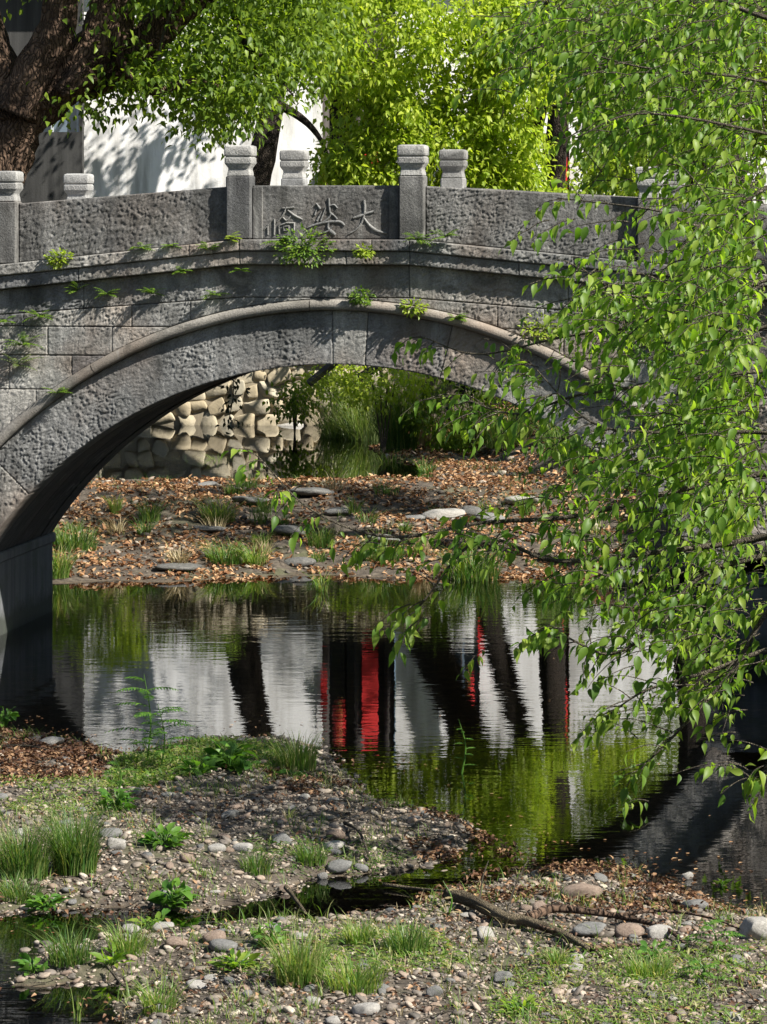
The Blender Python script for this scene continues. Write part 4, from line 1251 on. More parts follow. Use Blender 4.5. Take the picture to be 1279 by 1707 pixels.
    for sp in mains:
        for f in np.linspace(0.35, 1.0, 16):
            i_ = min(int(f * (len(sp) - 1)), len(sp) - 2)
            px_ = 640 + FPX * sp[i_][0] / sp[i_][1]
            if px_ > 1300: continue
            twig(sp[i_], np.array([-0.6 + rng.normal() * 0.4, rng.normal() * 0.5, rng.normal() * 0.4 - 0.1]), rng.uniform(0.12, 0.32), rng.integers(3, 7), 0.085)
        twig(sp[-2], sp[-1] - sp[-3], 0.25, 6, 0.09)
    # upper crown beyond the frame
    for c0 in in_ellipsoid((x0 + 0.2, y0 + 1.0, 7.6), (2.6, 3.2, 2.4), 130, 0.2):
        if HORIZON + FPX * (EYE - c0[2]) / c0[1] > 20 and 640 + FPX * c0[0] / c0[1] < 1300: continue
        twig(c0, rand_dirs(1)[0], rng.uniform(0.3, 0.55), 9, 0.1)
    for c0 in np.concatenate([in_ellipsoid((6.0, 27.7, 4.0), (2.5, 2.1, 2.2), 520, 0.2), in_ellipsoid((4.5, 17.4, 4.9), (1.7, 1.5, 1.5), 46, 0.2)]):  # unseen twig clumps added to shade the right bridge end and gravel
        if 640 + FPX * c0[0] / c0[1] < 1330: continue
        twig(c0, rand_dirs(1)[0], rng.uniform(0.3, 0.55), 9, 0.11)
    pos = np.array(pos_); d = np.array(d_); up = np.array(up_); sz = np.array(s_)
    tw = tw_a.obj('twigs', M['twig'], t); tw['kind'] = 'stuff'; tw.matrix_parent_inverse = Matrix.Translation(t.location).inverted()
    px = 640 + FPX * pos[:, 0] / pos[:, 1]; py = HORIZON + FPX * (EYE - pos[:, 2]) / pos[:, 1]
    score = sz / pos[:, 1] * ((px > 0) & (px < 1270) & (py > 0)) * np.where(px < 1050, 1.25, 1)
    order = np.argsort(-score)[:300]
    T = fine_leaf(0.46, 0.10, 0.34)
    a = Acc(); a.add(T[0], tris=T[1]); me = a.mesh('leaf', M['leaf_right_single'], True)
    leaf_objects(t, me, pos[order], d[order], up[order], sz[order])
    keep = np.ones(len(pos), bool); keep[order] = False
    acc = Acc(); add_leaves(acc, pos[keep], d[keep], up[keep], sz[keep], T)
    o = acc.obj('foliage', M['leaf_right'], t, smooth=True); o['kind'] = 'stuff'; o.matrix_parent_inverse = Matrix.Translation(t.location).inverted()
    return len(pos)
n_right = river_tree()

# ------------------------------------------------------------------ grass and plants
def blades(acc, n, radius, hgt, width, lean=0.5, droop=0.6, oval=1.0):
    """curved tapering grass blades round the origin"""
    th = rng.uniform(0, 2 * np.pi, n); rr = radius * np.sqrt(rng.random(n)) * 0.6
    base = np.stack([rr * np.cos(th) * oval, rr * np.sin(th), np.zeros(n) - 0.01], 1)
    az = th + rng.normal(size=n) * 0.7
    h = hgt * rng.uniform(0.3, 1.15, n); out = lean * h * rng.uniform(0.2, 1.2, n)
    K = 5; t = np.linspace(0, 1, K)
    x = base[:, None, 0] + (np.cos(az) * out)[:, None] * t ** 2
    y = base[:, None, 1] + (np.sin(az) * out)[:, None] * t ** 2
    z = base[:, None, 2] + h[:, None] * (t - droop * 0.35 * t ** 3)
    w = width * rng.uniform(0.6, 1.2, n)[:, None] * (1 - t ** 1.6 * 0.95)[None]
    fa = az + rng.uniform(0.8, 2.3, n)
    sx = np.cos(fa)[:, None] * w / 2; sy = np.sin(fa)[:, None] * w / 2
    L = np.stack([x - sx, y - sy, z], -1); R = np.stack([x + sx, y + sy, z], -1)
    v = np.stack([L, R], 2).reshape(n, K * 2, 3)
    q = np.array([(2 * k, 2 * k + 1, 2 * k + 3, 2 * k + 2) for k in range(K - 1)])
    acc.add(v.reshape(-1, 3), quads=(q[None] + (np.arange(n) * K * 2)[:, None, None]).reshape(-1, 4))

def ground_at(px, py, z0=0.05):
    """first point of the ground along the sight line through a photograph pixel"""
    Yf = GY(py, -0.05); Y = np.arange(Yf * 0.72, Yf, 0.03)
    X = (px - 640.0) / FPX * Y; Zr = EYE - (py - HORIZON) / FPX * Y
    g_ = np.maximum(H(X, Y), 0.0)
    k = int(np.argmax(Zr <= g_)) if (Zr <= g_).any() else len(Y) - 1
    return np.array([X[k], Y[k], max(g_[k], 0.0)])

def grass_clump(px, py, w_px, h_px, n, label, mat='grass', lean=0.55, width=0.008, group='grass clumps along the stream', p=None):
    n = int(n * 1.7); lean = lean * 1.25
    p = ground_at(px, py) if p is None else p
    sc = p[1] / FPX
    acc = Acc(); blades(acc, n, w_px * sc * 0.5, h_px * sc * 1.15, width, lean, oval=1.0)
    o = acc.obj('grass_clump', M[mat], smooth=True); o.location = p
    return tag(o, label, 'grass', group)

GC = [
 (40, 1462, 130, 95, 420, 'tall dark meadow grass clump at the left edge beside the small channel', 'grass', .45),
 (125, 1452, 120, 110, 420, 'tallest green grass clump left of the gravel on the middle bar', 'grass', .45),
 (30, 1500, 110, 45, 160, 'short trampled grass clump on the gravel at the left edge', 'grass', .9),
 (495, 1280, 110, 62, 260, 'fresh grass clump at the waterline below the reflected doorway', 'grass_light', .45),
 (120, 1605, 120, 60, 150, 'fine grass clump on the spit beside the lower left pool', 'grass', .6),
 (215, 1590, 110, 55, 150, 'yellowish grass clump behind the bright leafy sprig on the spit', 'grass_light', .7),
 (265, 1688, 90, 65, 110, 'thin grass clump beside the bottom left pool', 'grass_light', .7),
 (500, 1640, 130, 95, 260, 'largest sunlit grass clump in the bottom middle of the gravel', 'grass_light', .45),
 (590, 1650, 160, 60, 240, 'low spreading grass clump right of the largest sunlit clump', 'grass_light', .6),
 (600, 1575, 80, 45, 150, 'compact bright grass clump behind the bottom middle grass', 'grass_light', .5),
 (680, 1590, 120, 55, 200, 'dark green grass clump left of the dead branch', 'grass', .5),
 (1085, 1630, 130, 42, 220, 'short lawn like grass clump below the dead branch', 'grass_light', .5),
 (930, 1612, 60, 35, 90, 'small grass clump under the middle of the dead branch', 'grass_light', .5),
 (430, 1455, 90, 40, 130, 'thin grass clump on the middle gravel bar', 'grass', .6),
 (520, 1440, 80, 40, 120, 'thin grass clump beside the paired pale cobbles', 'grass', .6),
 (130, 1700, 40, 60, 12, 'few thin blades at the bottom left corner pool', 'grass_light', .3),
 (95, 962, 70, 55, 160, 'bright pale grass clump at the foot of the left abutment', 'grass_light', .8),
 (125, 915, 130, 45, 220, 'dark shaded grass clump under the left side of the arch', 'grass', .6),
 (250, 868, 60, 40, 80, 'thin grass clump on the litter in the middle of the arch opening', 'grass', .6),
 (365, 868, 90, 45, 140, 'yellowish grass clump on the riffle under the arch', 'grass_light', .8),
 (375, 940, 90, 42, 160, 'arching grass clump at the edge of the pond under the arch', 'grass', .9),
 (425, 942, 70, 40, 120, 'light tipped grass clump at the pond edge', 'grass_light', .9),
 (537, 985, 40, 40, 26, 'single small grass clump standing in the pond', 'grass_light', .7),
 (640, 940, 110, 55, 150, 'weedy grass clump at the pond edge under the leafy branch', 'grass', .8),
 (790, 965, 150, 60, 240, 'very dark grass clump at the shaded right pond edge', 'grass', .7),
 (560, 752, 80, 95, 300, 'grey green reed clump at the left end of the reed bed', 'reed', .6),
 (610, 752, 110, 135, 520, 'tall grey green reed clump in the middle of the arch opening', 'reed', .6),
 (665, 752, 100, 130, 480, 'tall dark reed clump right of the tallest reeds', 'grass', .55),
 (715, 745, 60, 90, 130, 'dry straw coloured reed clump among green reeds', 'straw', .45),
 (765, 750, 120, 55, 300, 'bright low grass clump under the right part of the arch', 'grass_light', .5),
 (850, 745, 130, 70, 300, 'lush grass clump on the bank behind the right haunch', 'grass_light', .5),
 (950, 760, 140, 80, 260, 'shaded grass clump on the bank under the right haunch', 'grass', .5),
]
for px, py, w_, h_, n, lab, mat, lean in GC:
    far = py < 1000
    grass_clump(px, py, w_, h_, n, lab, mat, lean, 0.012 if far else 0.007)

# small tufts scattered over the litter bank
BLM = [(740, 866, 'the large flat pale rock'), (600, 795, 'the jagged dark rock'), (520, 825, 'the flat wet rock of the riffle'), (350, 885, 'the low slab in the shade'), (480, 890, 'the dark slab above the pond'), (300, 948, 'the low dark rock at the pond edge'),
       (640, 905, 'the grey rock under the hanging branch'), (460, 758, 'the outflow of the upper pool'), (870, 840, 'the pale rock far right')]
seen = set()
for _ in range(46):
    px, py = random.uniform(110, 1000), random.uniform(765, 955)
    if px < 300 and py < 830: continue
    lm = min(BLM, key=lambda q_: (q_[0] - px) ** 2 + 3 * (q_[1] - py) ** 2)
    side = ('left of', 'right of', 'behind', 'in front of')[(0 if px < lm[0] else 1) if abs(px - lm[0]) > 1.6 * abs(py - lm[1]) else (2 if py < lm[1] else 3)]
    mat, tone = random.choice((('grass', 'dark green'), ('grass_light', 'light green'), ('straw', 'dry yellow'), ('grass', 'mid green')))
    lab = f'{tone} tuft {side} {lm[2]}'
    if lab in seen: continue
    seen.add(lab)
    grass_clump(px, py, random.uniform(30, 70), random.uniform(20, 42), random.randint(24, 70), lab, mat, random.uniform(.5, 1.0), 0.011, 'small tufts on the litter bank')

# leafy herbs: every big leaf a part
def herb_mesh(mat, tmpl):
    a = Acc(); a.add(tmpl[0], tris=tmpl[1]); return a.mesh('leaf', M[mat], True)
T_BR = leaf_template(0.5, 0.08, 0.35, 'round')
HM = herb_mesh('herb_single', T_BR); HB_ = herb_mesh('leaf_right_single', T_LA)
def herb(px, py, w_px, h_px, n, label, leaf=0.12, me=None, rosette=0.5):
    p = ground_at(px, py); sc = p[1] / FPX
    t = thing('leafy_plant', label, 'plant', tuple(p), 0, 'leafy plants on the gravel bars')
    n = int(n * 1.6); leaf = leaf * 0.82; R = w_px * sc / 2; hh = h_px * sc
    th = rng.uniform(0, 2 * np.pi, n); k = np.sqrt(rng.random(n))
    base = np.stack([np.cos(th) * k * R * 0.55, np.sin(th) * k * R * 0.55, rng.uniform(0.1, 0.75, n) * hh * (1 - 0.5 * k)], 1)
    d = np.stack([np.cos(th), np.sin(th), rng.uniform(0.1, 1.0, n)], 1)
    up = np.array([0, 0, 1.0]) + rng.normal(size=(n, 3)) * 0.5
    d = d + rng.normal(size=(n, 3)) * 0.35
    leaf_objects(t, me or HM, base + p, d, up, leaf * rng.uniform(0.4, 1.2, n))
    acc = Acc()
    for b_ in base: tube(acc, [(0, 0, -0.02), tuple(b_ * 0.5 + np.array([0, 0, .02])), tuple(b_)], 0.003, 4, cap=False)
    o = acc.obj('stems', M['herb'], t); o['kind'] = 'stuff'
herb(385, 1285, 110, 62, 46, 'dark broad leaved dock at the waterline below the white reflection', 0.15)
herb(330, 1292, 80, 45, 26, 'pale broad leaved plant left of the waterline dock', 0.12)
herb(195, 1355, 80, 70, 34, 'upright weedy plant on the leaf litter right of the left meadow grass', 0.10)
herb(275, 1415, 100, 40, 34, 'low dark leafy rosette in the middle of the gravel bar', 0.11)
herb(290, 1518, 80, 58, 38, 'dark upright leafy plant at the edge of the small channel', 0.12)
herb(80, 1520, 80, 34, 26, 'small dark leafy plant on the left of the small channel', 0.09)
herb(55, 1625, 40, 40, 14, 'broad leaved plant at the tip of the lower spit', 0.12)
herb(392, 1617, 90, 36, 34, 'bright green leafy rosette in the bottom middle gravel', 0.10, HB_)
herb(190, 1612, 60, 42, 14, 'yellow green leafy sprig on the lower spit', 0.10, HB_)
herb(255, 1552, 70, 40, 16, 'yellowish leafy sprig at the edge of the lower gravel', 0.09, HB_)
herb(455, 1575, 70, 55, 26, 'dark weedy plant behind the largest sunlit grass clump', 0.09)
herb(10, 1210, 70, 52, 24, 'leafy plant at the left edge before the shaded water', 0.09)
herb(490, 1300, 60, 26, 18, 'low leafy plant on the gravel tip by the pond', 0.08)
herb(1203, 1478, 26, 14, 7, 'tiny bright plant standing in the shallow water at right', 0.07, HB_)
herb(1090, 1600, 70, 34, 18, 'small weed beside the right end of the dead branch', 0.07)
herb(870, 1690, 110, 30, 40, 'low yellow green weed at the bottom right of centre', 0.06, HB_)

# tall feathery weeds and ferns: pinnate fronds
def frond(acc, base, direc, L, leaf, pairs=9):
    dd = direc / np.linalg.norm(direc); pts = [base]
    for k in range(6):
        dd = dd + np.array([0, 0, -0.13]); dd /= np.linalg.norm(dd); pts.append(pts[-1] + dd * L / 6)
    sp = smooth_path(pts, pairs + 2)
    tube(acc, sp, np.linspace(0.003, 0.001, len(sp)), 4, cap=False)
    tg = np.gradient(sp, axis=0); tg /= np.linalg.norm(tg, axis=1)[:, None]
    side = np.cross(tg, [0, 0, 1.0]); side /= np.linalg.norm(side, axis=1)[:, None] + 1e-6
    idx = np.arange(1, len(sp)); f = np.sin(np.pi * (0.15 + 0.8 * idx / len(sp)))
    for sg in (-1, 1):
        d = side[idx] * sg + tg[idx] * 0.5 + np.array([0, 0, -0.15])
        add_leaves(acc, sp[idx], d, np.tile([0, 0, 1.0], (len(idx), 1)) + rng.normal(size=(len(idx), 3)) * 0.2, leaf * f, T_LA)

def weed(px, py, h_px, nf, label, leaf=0.035, L=0.22, mat='herb'):
    p = ground_at(px, py); sc = p[1] / FPX; hh = h_px * sc
    t = thing('feathery_weed', label, 'plant', tuple(p), 0, 'feathery weeds on the gravel bars')
    acc = Acc(); st = smooth_path([(0, 0, -.02), (0.03, 0, hh * .5), (-0.02, 0.02, hh)], 12)
    tube(acc, st, np.linspace(0.008, 0.002, 12), 6); acc.obj('stem', M['herb'], t)
    acc = Acc()
    for k in range(nf):
        f = 0.2 + 0.8 * k / nf; b_ = st[int(f * 11)]; az = k * 2.4 + rng.normal() * 0.3
        frond(acc, b_, np.array([math.cos(az), math.sin(az) * 0.8, 0.5]), L * (1.15 - 0.6 * f), leaf)
    o = acc.obj('fronds', M[mat], t, smooth=True); o['kind'] = 'stuff'
weed(245, 1275, 150, 15, 'tall feathery weed before the white reflection on the left', 0.05, 0.36)
weed(268, 1285, 110, 14, 'second feathery weed right of the tall one before the white reflection', 0.045, 0.3)
weed(195, 1330, 70, 8, 'dark stalked feathery weed beside the low leaf litter', 0.03, 0.18)
weed(1185, 1590, 50, 9, 'small ferny weed beside the pale boulder at the right edge', 0.035, 0.2)
weed(1165, 1640, 40, 8, 'small ferny weed below the right end of the dead branch', 0.03, 0.18)
weed(770, 1290, 90, 8, 'thin dark weed in front of the green reflections', 0.02, 0.1)
weed(745, 1530, 60, 4, 'dry upright weed stalk left of the dead branch', 0.02, 0.08, 'straw')

# low ground cover on the bars (nobody could count it)
def cover(poly_px, n, size, mat, label, name='ground_cover', thr=0.48, sc=2.0, seed=0):
    poly = px_poly(poly_px); lo_ = poly.min(0); hi_ = poly.max(0)
    p = rng.uniform(lo_, hi_, (n * 3, 2))
    ok = (signed_dist(p[:, 0], p[:, 1], poly) > 0) & (fbm(p[:, 0] * sc, p[:, 1] * sc, 91 + seed, 3) > thr)
    p = p[ok][:n]; z = H(p[:, 0], p[:, 1]); k = z > 0.0; p = p[k]; z = z[k]
    pos = np.stack([p[:, 0], p[:, 1], z + rng.uniform(0.0, 0.035, len(z))], 1)
    d = rand_dirs(len(pos)); d[:, 2] = abs(d[:, 2]) * 0.6 + 0.1
    acc = Acc(); add_leaves(acc, pos, d, rand_dirs(len(pos)) * 0.4 + np.array([0, 0, 1]), size * rng.uniform(0.6, 1.3, len(pos)), leaf_template(0.27, 0.08, 0.3, 'lance'))
    tag(acc.obj(name, M[mat], smooth=True), label, kind='stuff')
cover([(170, 1345), (200, 1290), (330, 1255), (470, 1262), (470, 1300), (360, 1320), (230, 1345)], 7500, 0.045, 'grass_light', 'bright low herbs on the back of the gravel bar', thr=0.3)
cover([(0, 1380), (0, 1330), (180, 1330), (210, 1360), (170, 1400)], 1500, 0.036, 'grass_light', 'low green herbs behind the tall left grass', thr=0.35, seed=1)
cover([(400, 1660), (420, 1590), (720, 1590), (780, 1650), (600, 1680)], 1500, 0.045, 'grass_light', 'low herbs between the bottom grass clumps', thr=0.5, seed=2)
cover([(820, 1707), (880, 1640), (1279, 1600), (1279, 1780), (800, 1780)], 3000, 0.04, 'grass_light', 'low green herbs on the bottom right gravel', thr=0.53, seed=3)
cover([(380, 1470), (420, 1430), (640, 1420), (700, 1440), (600, 1470)], 1100, 0.035, 'grass', 'thin green herbs on the middle gravel', thr=0.5, seed=4)
# soft shrubs on the right bank behind the arch
for px, py, w_, h_, lab in ((790, 690, 1.0, 0.6, 'leafy green shrub on the bank behind the arch, right of the reeds'), (880, 690, 1.1, 0.8, 'leafy green shrub half hidden by the right haunch'),
                            (560, 640, 0.5, 0.3, 'bright shrub hanging over the reeds below the landing'), (640, 640, 0.7, 0.3, 'bright shrub above the tall reeds behind the arch'), (492, 668, 0.22, 0.22, 'small fern growing at the foot of the cream wall'),
                            (1010, 700, 1.4, 1.0, 'dark shrub on the right bank behind the leaves')):
    p = P(px, py, 47 if px > 600 else 51.5)
    t = thing('bank_shrub', lab, 'shrub', (p[0], p[1], max(float(H(p[:1], p[1:2])[0]), 0.5)), 0, 'shrubs behind the arch')
    acc = Acc()
    for k in range(4): tube(acc, [(0, 0, 0), ((k - 1.5) * w_ * .15, 0, p[2] - t.location.z)], 0.012, 5)
    acc.obj('stem', M['twig'], t)
    crown(t, 'leaf_bright' if 'bright' in lab else 'leaf_dark', in_ellipsoid(p, (w_, 0.5, h_), int(46 * w_ + 8)), 26, 0.09, 0.13, 0)
# hedge on top of the retaining wall, left part
for k, (x0, hgt) in enumerate(((-5.6, .9), (-4.7, 1.1), (-3.8, .8), (-2.9, .9), (0.9, .7))):
    lab = ['clipped dark shrub on the wall top before the grey shed', 'tall pale shrub on the wall top before the shed corner', 'low shrub on the wall top left of the slim trunk', 'round shrub on the wall top beside the slim trunk', 'round shrub on the wall top right of the dark entrance'][k]
    t = thing('wall_shrub', lab, 'shrub', (x0, 54.4, 2.45), 0, 'shrubs on the retaining wall')
    acc = Acc(); tube(acc, [(0, 0, 0), (0, 0, hgt * .6)], 0.02, 6); acc.obj('stem', M['twig'], t)
    crown(t, 'leaf_bright' if k == 1 else 'leaf_dark', in_ellipsoid((x0, 54.4, 2.45 + hgt * .5), (0.5, 0.35, hgt * .55), 46), 24, 0.09, 0.12, 0)

# vines hanging over the upper part of the retaining wall
for k, (px, w_, z0, z1, mat, lab) in enumerate(((120, .8, 2.0, 2.9, 'leaf_dark', 'olive vine hanging over the wall top at the far left'), (205, .3, 1.9, 3.3, 'leaf_bright', 'bright yellow green vine hanging like a curtain over the wall'),
        (275, .3, 2.3, 2.8, 'dry_vine', 'dark vine over the wall right of the bright one'), (350, .5, 2.35, 2.9, 'dry_vine', 'broad dark vine over the wall before the slim trunk'), (450, .4, 2.2, 2.6, 'dry_vine', 'low vine over the wall below the streaked white wall'),
        (560, .5, 2.2, 2.7, 'dry_vine', 'vine over the wall below the dark entrance'), (650, .5, 2.2, 2.7, 'dry_vine', 'dark vine over the wall right of the dark entrance'))):
    x0 = (px - 640) / FPX * 53.2
    t = thing('hanging_vine', lab, 'vine', (x0, 53.2, z1), 0, 'vines on the retaining wall')
    acc = Acc(); tube(acc, [(0, .2, 0), (0, 0, -.1), (0.05, 0, z0 - z1)], 0.01, 5); acc.obj('stem', M['twig'], t)
    n_ = int(60 * w_ * (z1 - z0)) + 10
    c_ = np.stack([x0 + rng.uniform(-w_, w_, n_), rng.uniform(53.0, 53.25, n_), z1 - (z1 - z0) * rng.random(n_) ** 1.3], 1)
    crown(t, mat, c_, 20, 0.09, 0.1, 0, 1.2)

# ferns and tufts growing out of the bridge
def bridge_fern(px, py, w_px, label, nf=9, mat='fern', v=-0.1, leafy=False, name='wall_fern'):
    u, z = F(px, py); p = to_world(u, v, z); s_ = w_px / 182.0
    acc = Acc()
    if leafy:
        n = nf * 12; off = rand_dirs(n) * (rng.random((n, 1)) ** 0.5) * np.array([s_ * .5, 0.08, s_ * .32])
        off[:, 1] = -abs(off[:, 1])
        d = off / (np.linalg.norm(off, axis=1)[:, None] + 1e-6) + rng.normal(size=(n, 3)) * 0.4 + np.array([0, -0.3, 0.1])
        add_leaves(acc, off, d, rand_dirs(n) * 0.5 + np.array([0, -0.4, 1]), 0.045 * rng.uniform(0.6, 1.2, n), T_OV)
        for k in range(5): tube(acc, [(0, 0, 0), tuple(off[k])], 0.002, 4, cap=False)
    else:
        for k in range(nf):
            az = rng.uniform(math.pi * 1.0, math.pi * 2.0)
            frond(acc, np.array([rng.normal() * .004, 0, 0]), np.array([math.cos(az), math.sin(az) * 0.45 - 0.15, rng.uniform(0.1, 1.1)]), s_ * rng.uniform(0.35, 0.6), 0.035, 7)
    o = acc.obj(name, M[mat], smooth=True); o.location = p
    return tag(o, label, 'fern', 'ferns and weeds rooted in the bridge joints')
bf = bridge_fern
bf(105, 430, 48, 'yellow green tuft on the cornice near the left post', 14, 'fern_yellow', leafy=True)
bf(240, 414, 46, 'upright feathery fern on the cornice under the left parapet panel', 10, 'fern')
bf(290, 410, 40, 'low fern on the cornice right of the feathery one', 6, 'fern')
bf(350, 416, 50, 'spreading fern on the cornice left of the second post', 8, 'fern')
bf(385, 398, 44, 'yellowish fern at the foot of the second post', 8, 'fern_yellow')
bf(512, 412, 105, 'largest green weed clump hanging under the carved characters', 34, 'fern', -0.15, True)
bf(470, 402, 60, 'fern covering the foot of the left carved character', 12, 'fern', -0.13)
bf(612, 420, 30, 'small pale rosette on the cornice under the right carved character', 9, 'fern_yellow', -0.15, True)
bf(700, 400, 60, 'pale fern spreading under the third post', 11, 'fern', -0.13)
bf(745, 396, 56, 'fern tuft on the cornice right of the third post', 10, 'fern', -0.13)
bf(305, 452, 36, 'little fern under the cornice in the left half', 6, 'fern', -0.09)
bf(405, 450, 34, 'little fern under the cornice below the second post', 6, 'fern', -0.09)
bf(130, 485, 50, 'fern in the upper course joint on the left', 7, 'fern', -0.02)
bf(180, 490, 50, 'bright fern in the upper course left of centre', 8, 'fern', -0.02)
bf(255, 490, 56, 'fern in the upper course above the arch moulding', 8, 'fern', -0.02)
bf(355, 492, 60, 'pale fern just above the arch moulding', 7, 'fern', -0.02)
bf(65, 527, 56, 'fern in the second joint at the left', 9, 'fern', -0.02)
bf(10, 536, 50, 'fern in the second joint at the left edge', 8, 'fern', -0.02)
bf(40, 575, 80, 'large fern hanging down the left courses', 14, 'fern', -0.02)
bf(30, 610, 90, 'brownish dry fern below the large left fern', 10, 'reed', -0.02)
bf(100, 655, 50, 'fern on the arch moulding at the left haunch', 8, 'fern', -0.09)
bf(605, 494, 44, 'leafy weed sitting on the crown of the arch moulding', 10, 'fern', -0.07, True)
bf(692, 512, 46, 'yellow green weed on the moulding right of the crown', 10, 'fern_yellow', -0.07, True)
bf(760, 530, 44, 'fern on the moulding further down the right side', 9, 'fern', -0.07)
bf(900, 545, 70, 'yellowish weed in the right spandrel joint', 12, 'fern_yellow', -0.03, True)
bf(1000, 640, 60, 'dry weed on the right haunch moulding', 9, 'reed', -0.07)
bf(1110, 560, 90, 'green weed in the right spandrel behind the leaves', 16, 'fern', -0.03, True)
# creepers hanging from the far edge of the vault
for px, y0, y1, w_, lab in ((385, 612, 712, 22, 'dark creeper hanging before the cream wall under the left of the arch'), (770, 612, 690, 26, 'dark creeper hanging from the right of the vault')):
    Y = 32.8; p = P(px, y0, Y); L = (y1 - y0) * Y / FPX
    t = thing('hanging_creeper', lab, 'creeper', tuple(p), 0, 'creepers under the vault')
    acc = Acc(); st = smooth_path([(0, 0, .15), (0.03, 0, -L * .4), (-0.03, 0, -L)], 12); tube(acc, st, 0.005, 5); acc.obj('stem', M['timber'], t)
    n = 90; b_ = st[rng.integers(0, 12, n)] + rng.normal(size=(n, 3)) * np.array([w_ * Y / FPX * .5, .04, .03])
    acc = Acc(); add_leaves(acc, b_, rand_dirs(n) + np.array([0, 0, -.6]), rand_dirs(n) + np.array([0, -.5, .5]), 0.06, T_OV)
    o = acc.obj('foliage', M['ivy_dark'], t); o['kind'] = 'stuff'

# ------------------------------------------------------------------ stones
def rocks(name, V, T, k, mat, rough=0.3, flat=0.62, seed0=0):
    out = []
    for i_ in range(k):
        a = Acc(); a.add(rock_verts(V, seed0 + i_, rough, 0.12, flat), tris=T); out.append(a.mesh(name, mat, True))
    return out
def boulder_mesh(seed, mat, flat):
    v = rock_verts(ICO3_V, seed, 0.0, 0.1, flat)
    n_ = np.array([fbm(v[:, 0] * 1.6 + seed, v[:, 1] * 1.6 + v[:, 2], seed, 3)]).T
    v = v * (1 + 0.35 * (n_ - 0.5))
    a = Acc(); a.add(v, tris=ICO3_T); return a.mesh('cobble', mat, True)
BIG = [
 (86, 1245, 46, 22, 'rock_pale', 0.5, 'pale wedge shaped cobble at the waterline on the left'),
 (970, 1500, 74, 34, 'rock_brown', 0.5, 'large rounded brown cobble on the wet leaf litter at right'),
 (905, 1528, 34, 36, 'rock_brown', 0.9, 'upright rusty cobble behind the fork of the dead branch'),
 (1262, 1566, 64, 46, 'rock_pale', 0.7, 'big pale cobble at the right edge'),
 (808, 1568, 36, 28, 'rock_pale', 0.8, 'cream cobble below the thick end of the dead branch'),
 (560, 1400, 32, 22, 'rock_brown', 0.7, 'upper of the paired cobbles on the middle gravel'),
 (556, 1417, 44, 18, 'rock_pale', 0.5, 'lower pale cobble of the pair on the middle gravel'),
 (568, 1452, 46, 22, 'rock_grey', 0.5, 'grey cobble at the edge of the small channel'),
 (538, 1466, 18, 14, 'rock_pale', 0.8, 'small white cobble beside the small channel'),
 (195, 1415, 34, 26, 'rock_pale', 0.8, 'pale cobble right of the tall left grass'),
 (185, 1395, 40, 18, 'rock_grey', 0.5, 'flat cobble behind the pale one by the tall grass'),
 (362, 1420, 30, 20, 'rock_pale', 0.7, 'left pale cobble in the row across the middle gravel'),
 (405, 1420, 36, 18, 'rock_pale', 0.6, 'right pale cobble in the row across the middle gravel'),
 (475, 1408, 44, 22, 'rock_grey', 0.6, 'rough grey cobble in the middle of the gravel bar'),
 (385, 1365, 36, 16, 'rock_grey', 0.5, 'grey cobble on the shaded back of the gravel bar'),
 (395, 1350, 30, 14, 'rock_brown', 0.5, 'flat brown cobble on the crest of the gravel bar'),
 (315, 1438, 30, 20, 'rock_brown', 0.7, 'reddish cobble right of the low dark rosette'),
 (475, 1487, 22, 16, 'rock_brown', 0.7, 'small brown cobble at the mouth of the small channel'),
 (985, 1560, 60, 28, 'rock_grey', 0.5, 'flat grey cobble under the dead branch twigs'),
 (1050, 1562, 50, 30, 'rock_brown', 0.6, 'tan cobble right of the flat grey one under the branch'),
 (1100, 1562, 48, 30, 'rock_pale', 0.6, 'pale cobble near the twig ends of the dead branch'),
 (1158, 1516, 46, 22, 'rock_grey', 0.5, 'rounded grey cobble lying in the shallow water at right'),
 (1146, 1466, 22, 16, 'rock_pale', 0.7, 'small cream cobble in the shallow water at right'),
 (840, 1640, 34, 24, 'rock_grey', 0.7, 'grey cobble in the bottom gravel right of centre'),
 (960, 1618, 26, 18, 'rock_pale', 0.6, 'rounded pale cobble in the bottom gravel below the branch'),
 (295, 1580, 40, 22, 'rock_brown', 0.6, 'tan cobble on the lower gravel right of the sprig'),
 (275, 1552, 40, 18, 'rock_pale', 0.5, 'pale flat cobble at the channel edge on the lower gravel'),
 (358, 1572, 40, 22, 'rock_brown', 0.5, 'pinkish cobble on the lower gravel'),
 (375, 1585, 50, 22, 'rock_grey', 0.5, 'bluish grey cobble beside the bright green rosette'),
 (220, 1555, 36, 18, 'rock_pale', 0.5, 'pale cobble at the back of the lower spit'),
 (330, 1650, 40, 20, 'rock_pale', 0.5, 'sunlit pale cobble in the bottom gravel left of the grass'),
 (610, 1690, 50, 22, 'rock_pale', 0.5, 'pale cobble at the bottom edge below the grass'),
 (725, 1660, 30, 20, 'rock_grey', 0.6, 'grey cobble in the bottom gravel middle'),
]
def put_rock(px, py, w_px, h_px, mat, flat, label, group, name='cobble', seed=None, far=False):
    p = ground_at(px, py) if not far else far
    sc = p[1] / FPX
    o = link(name, boulder_mesh(seed or random.randint(1, 9999), M[mat], flat), None, (p[0], p[1], p[2] + h_px * sc * 0.28))
    r_ = w_px * sc / 2
    o.scale = (r_, r_ * 0.8, h_px * sc / 2 / flat)
    o.rotation_euler = (random.uniform(-.1, .1), random.uniform(-.15, .15), random.uniform(-0.4, 0.4))
    return tag(o, label, 'stone', group)
for px, py, w_, h_, mat, flat, lab in BIG: put_rock(px, py, w_, h_, mat, flat, lab, 'single cobbles on the gravel bars')
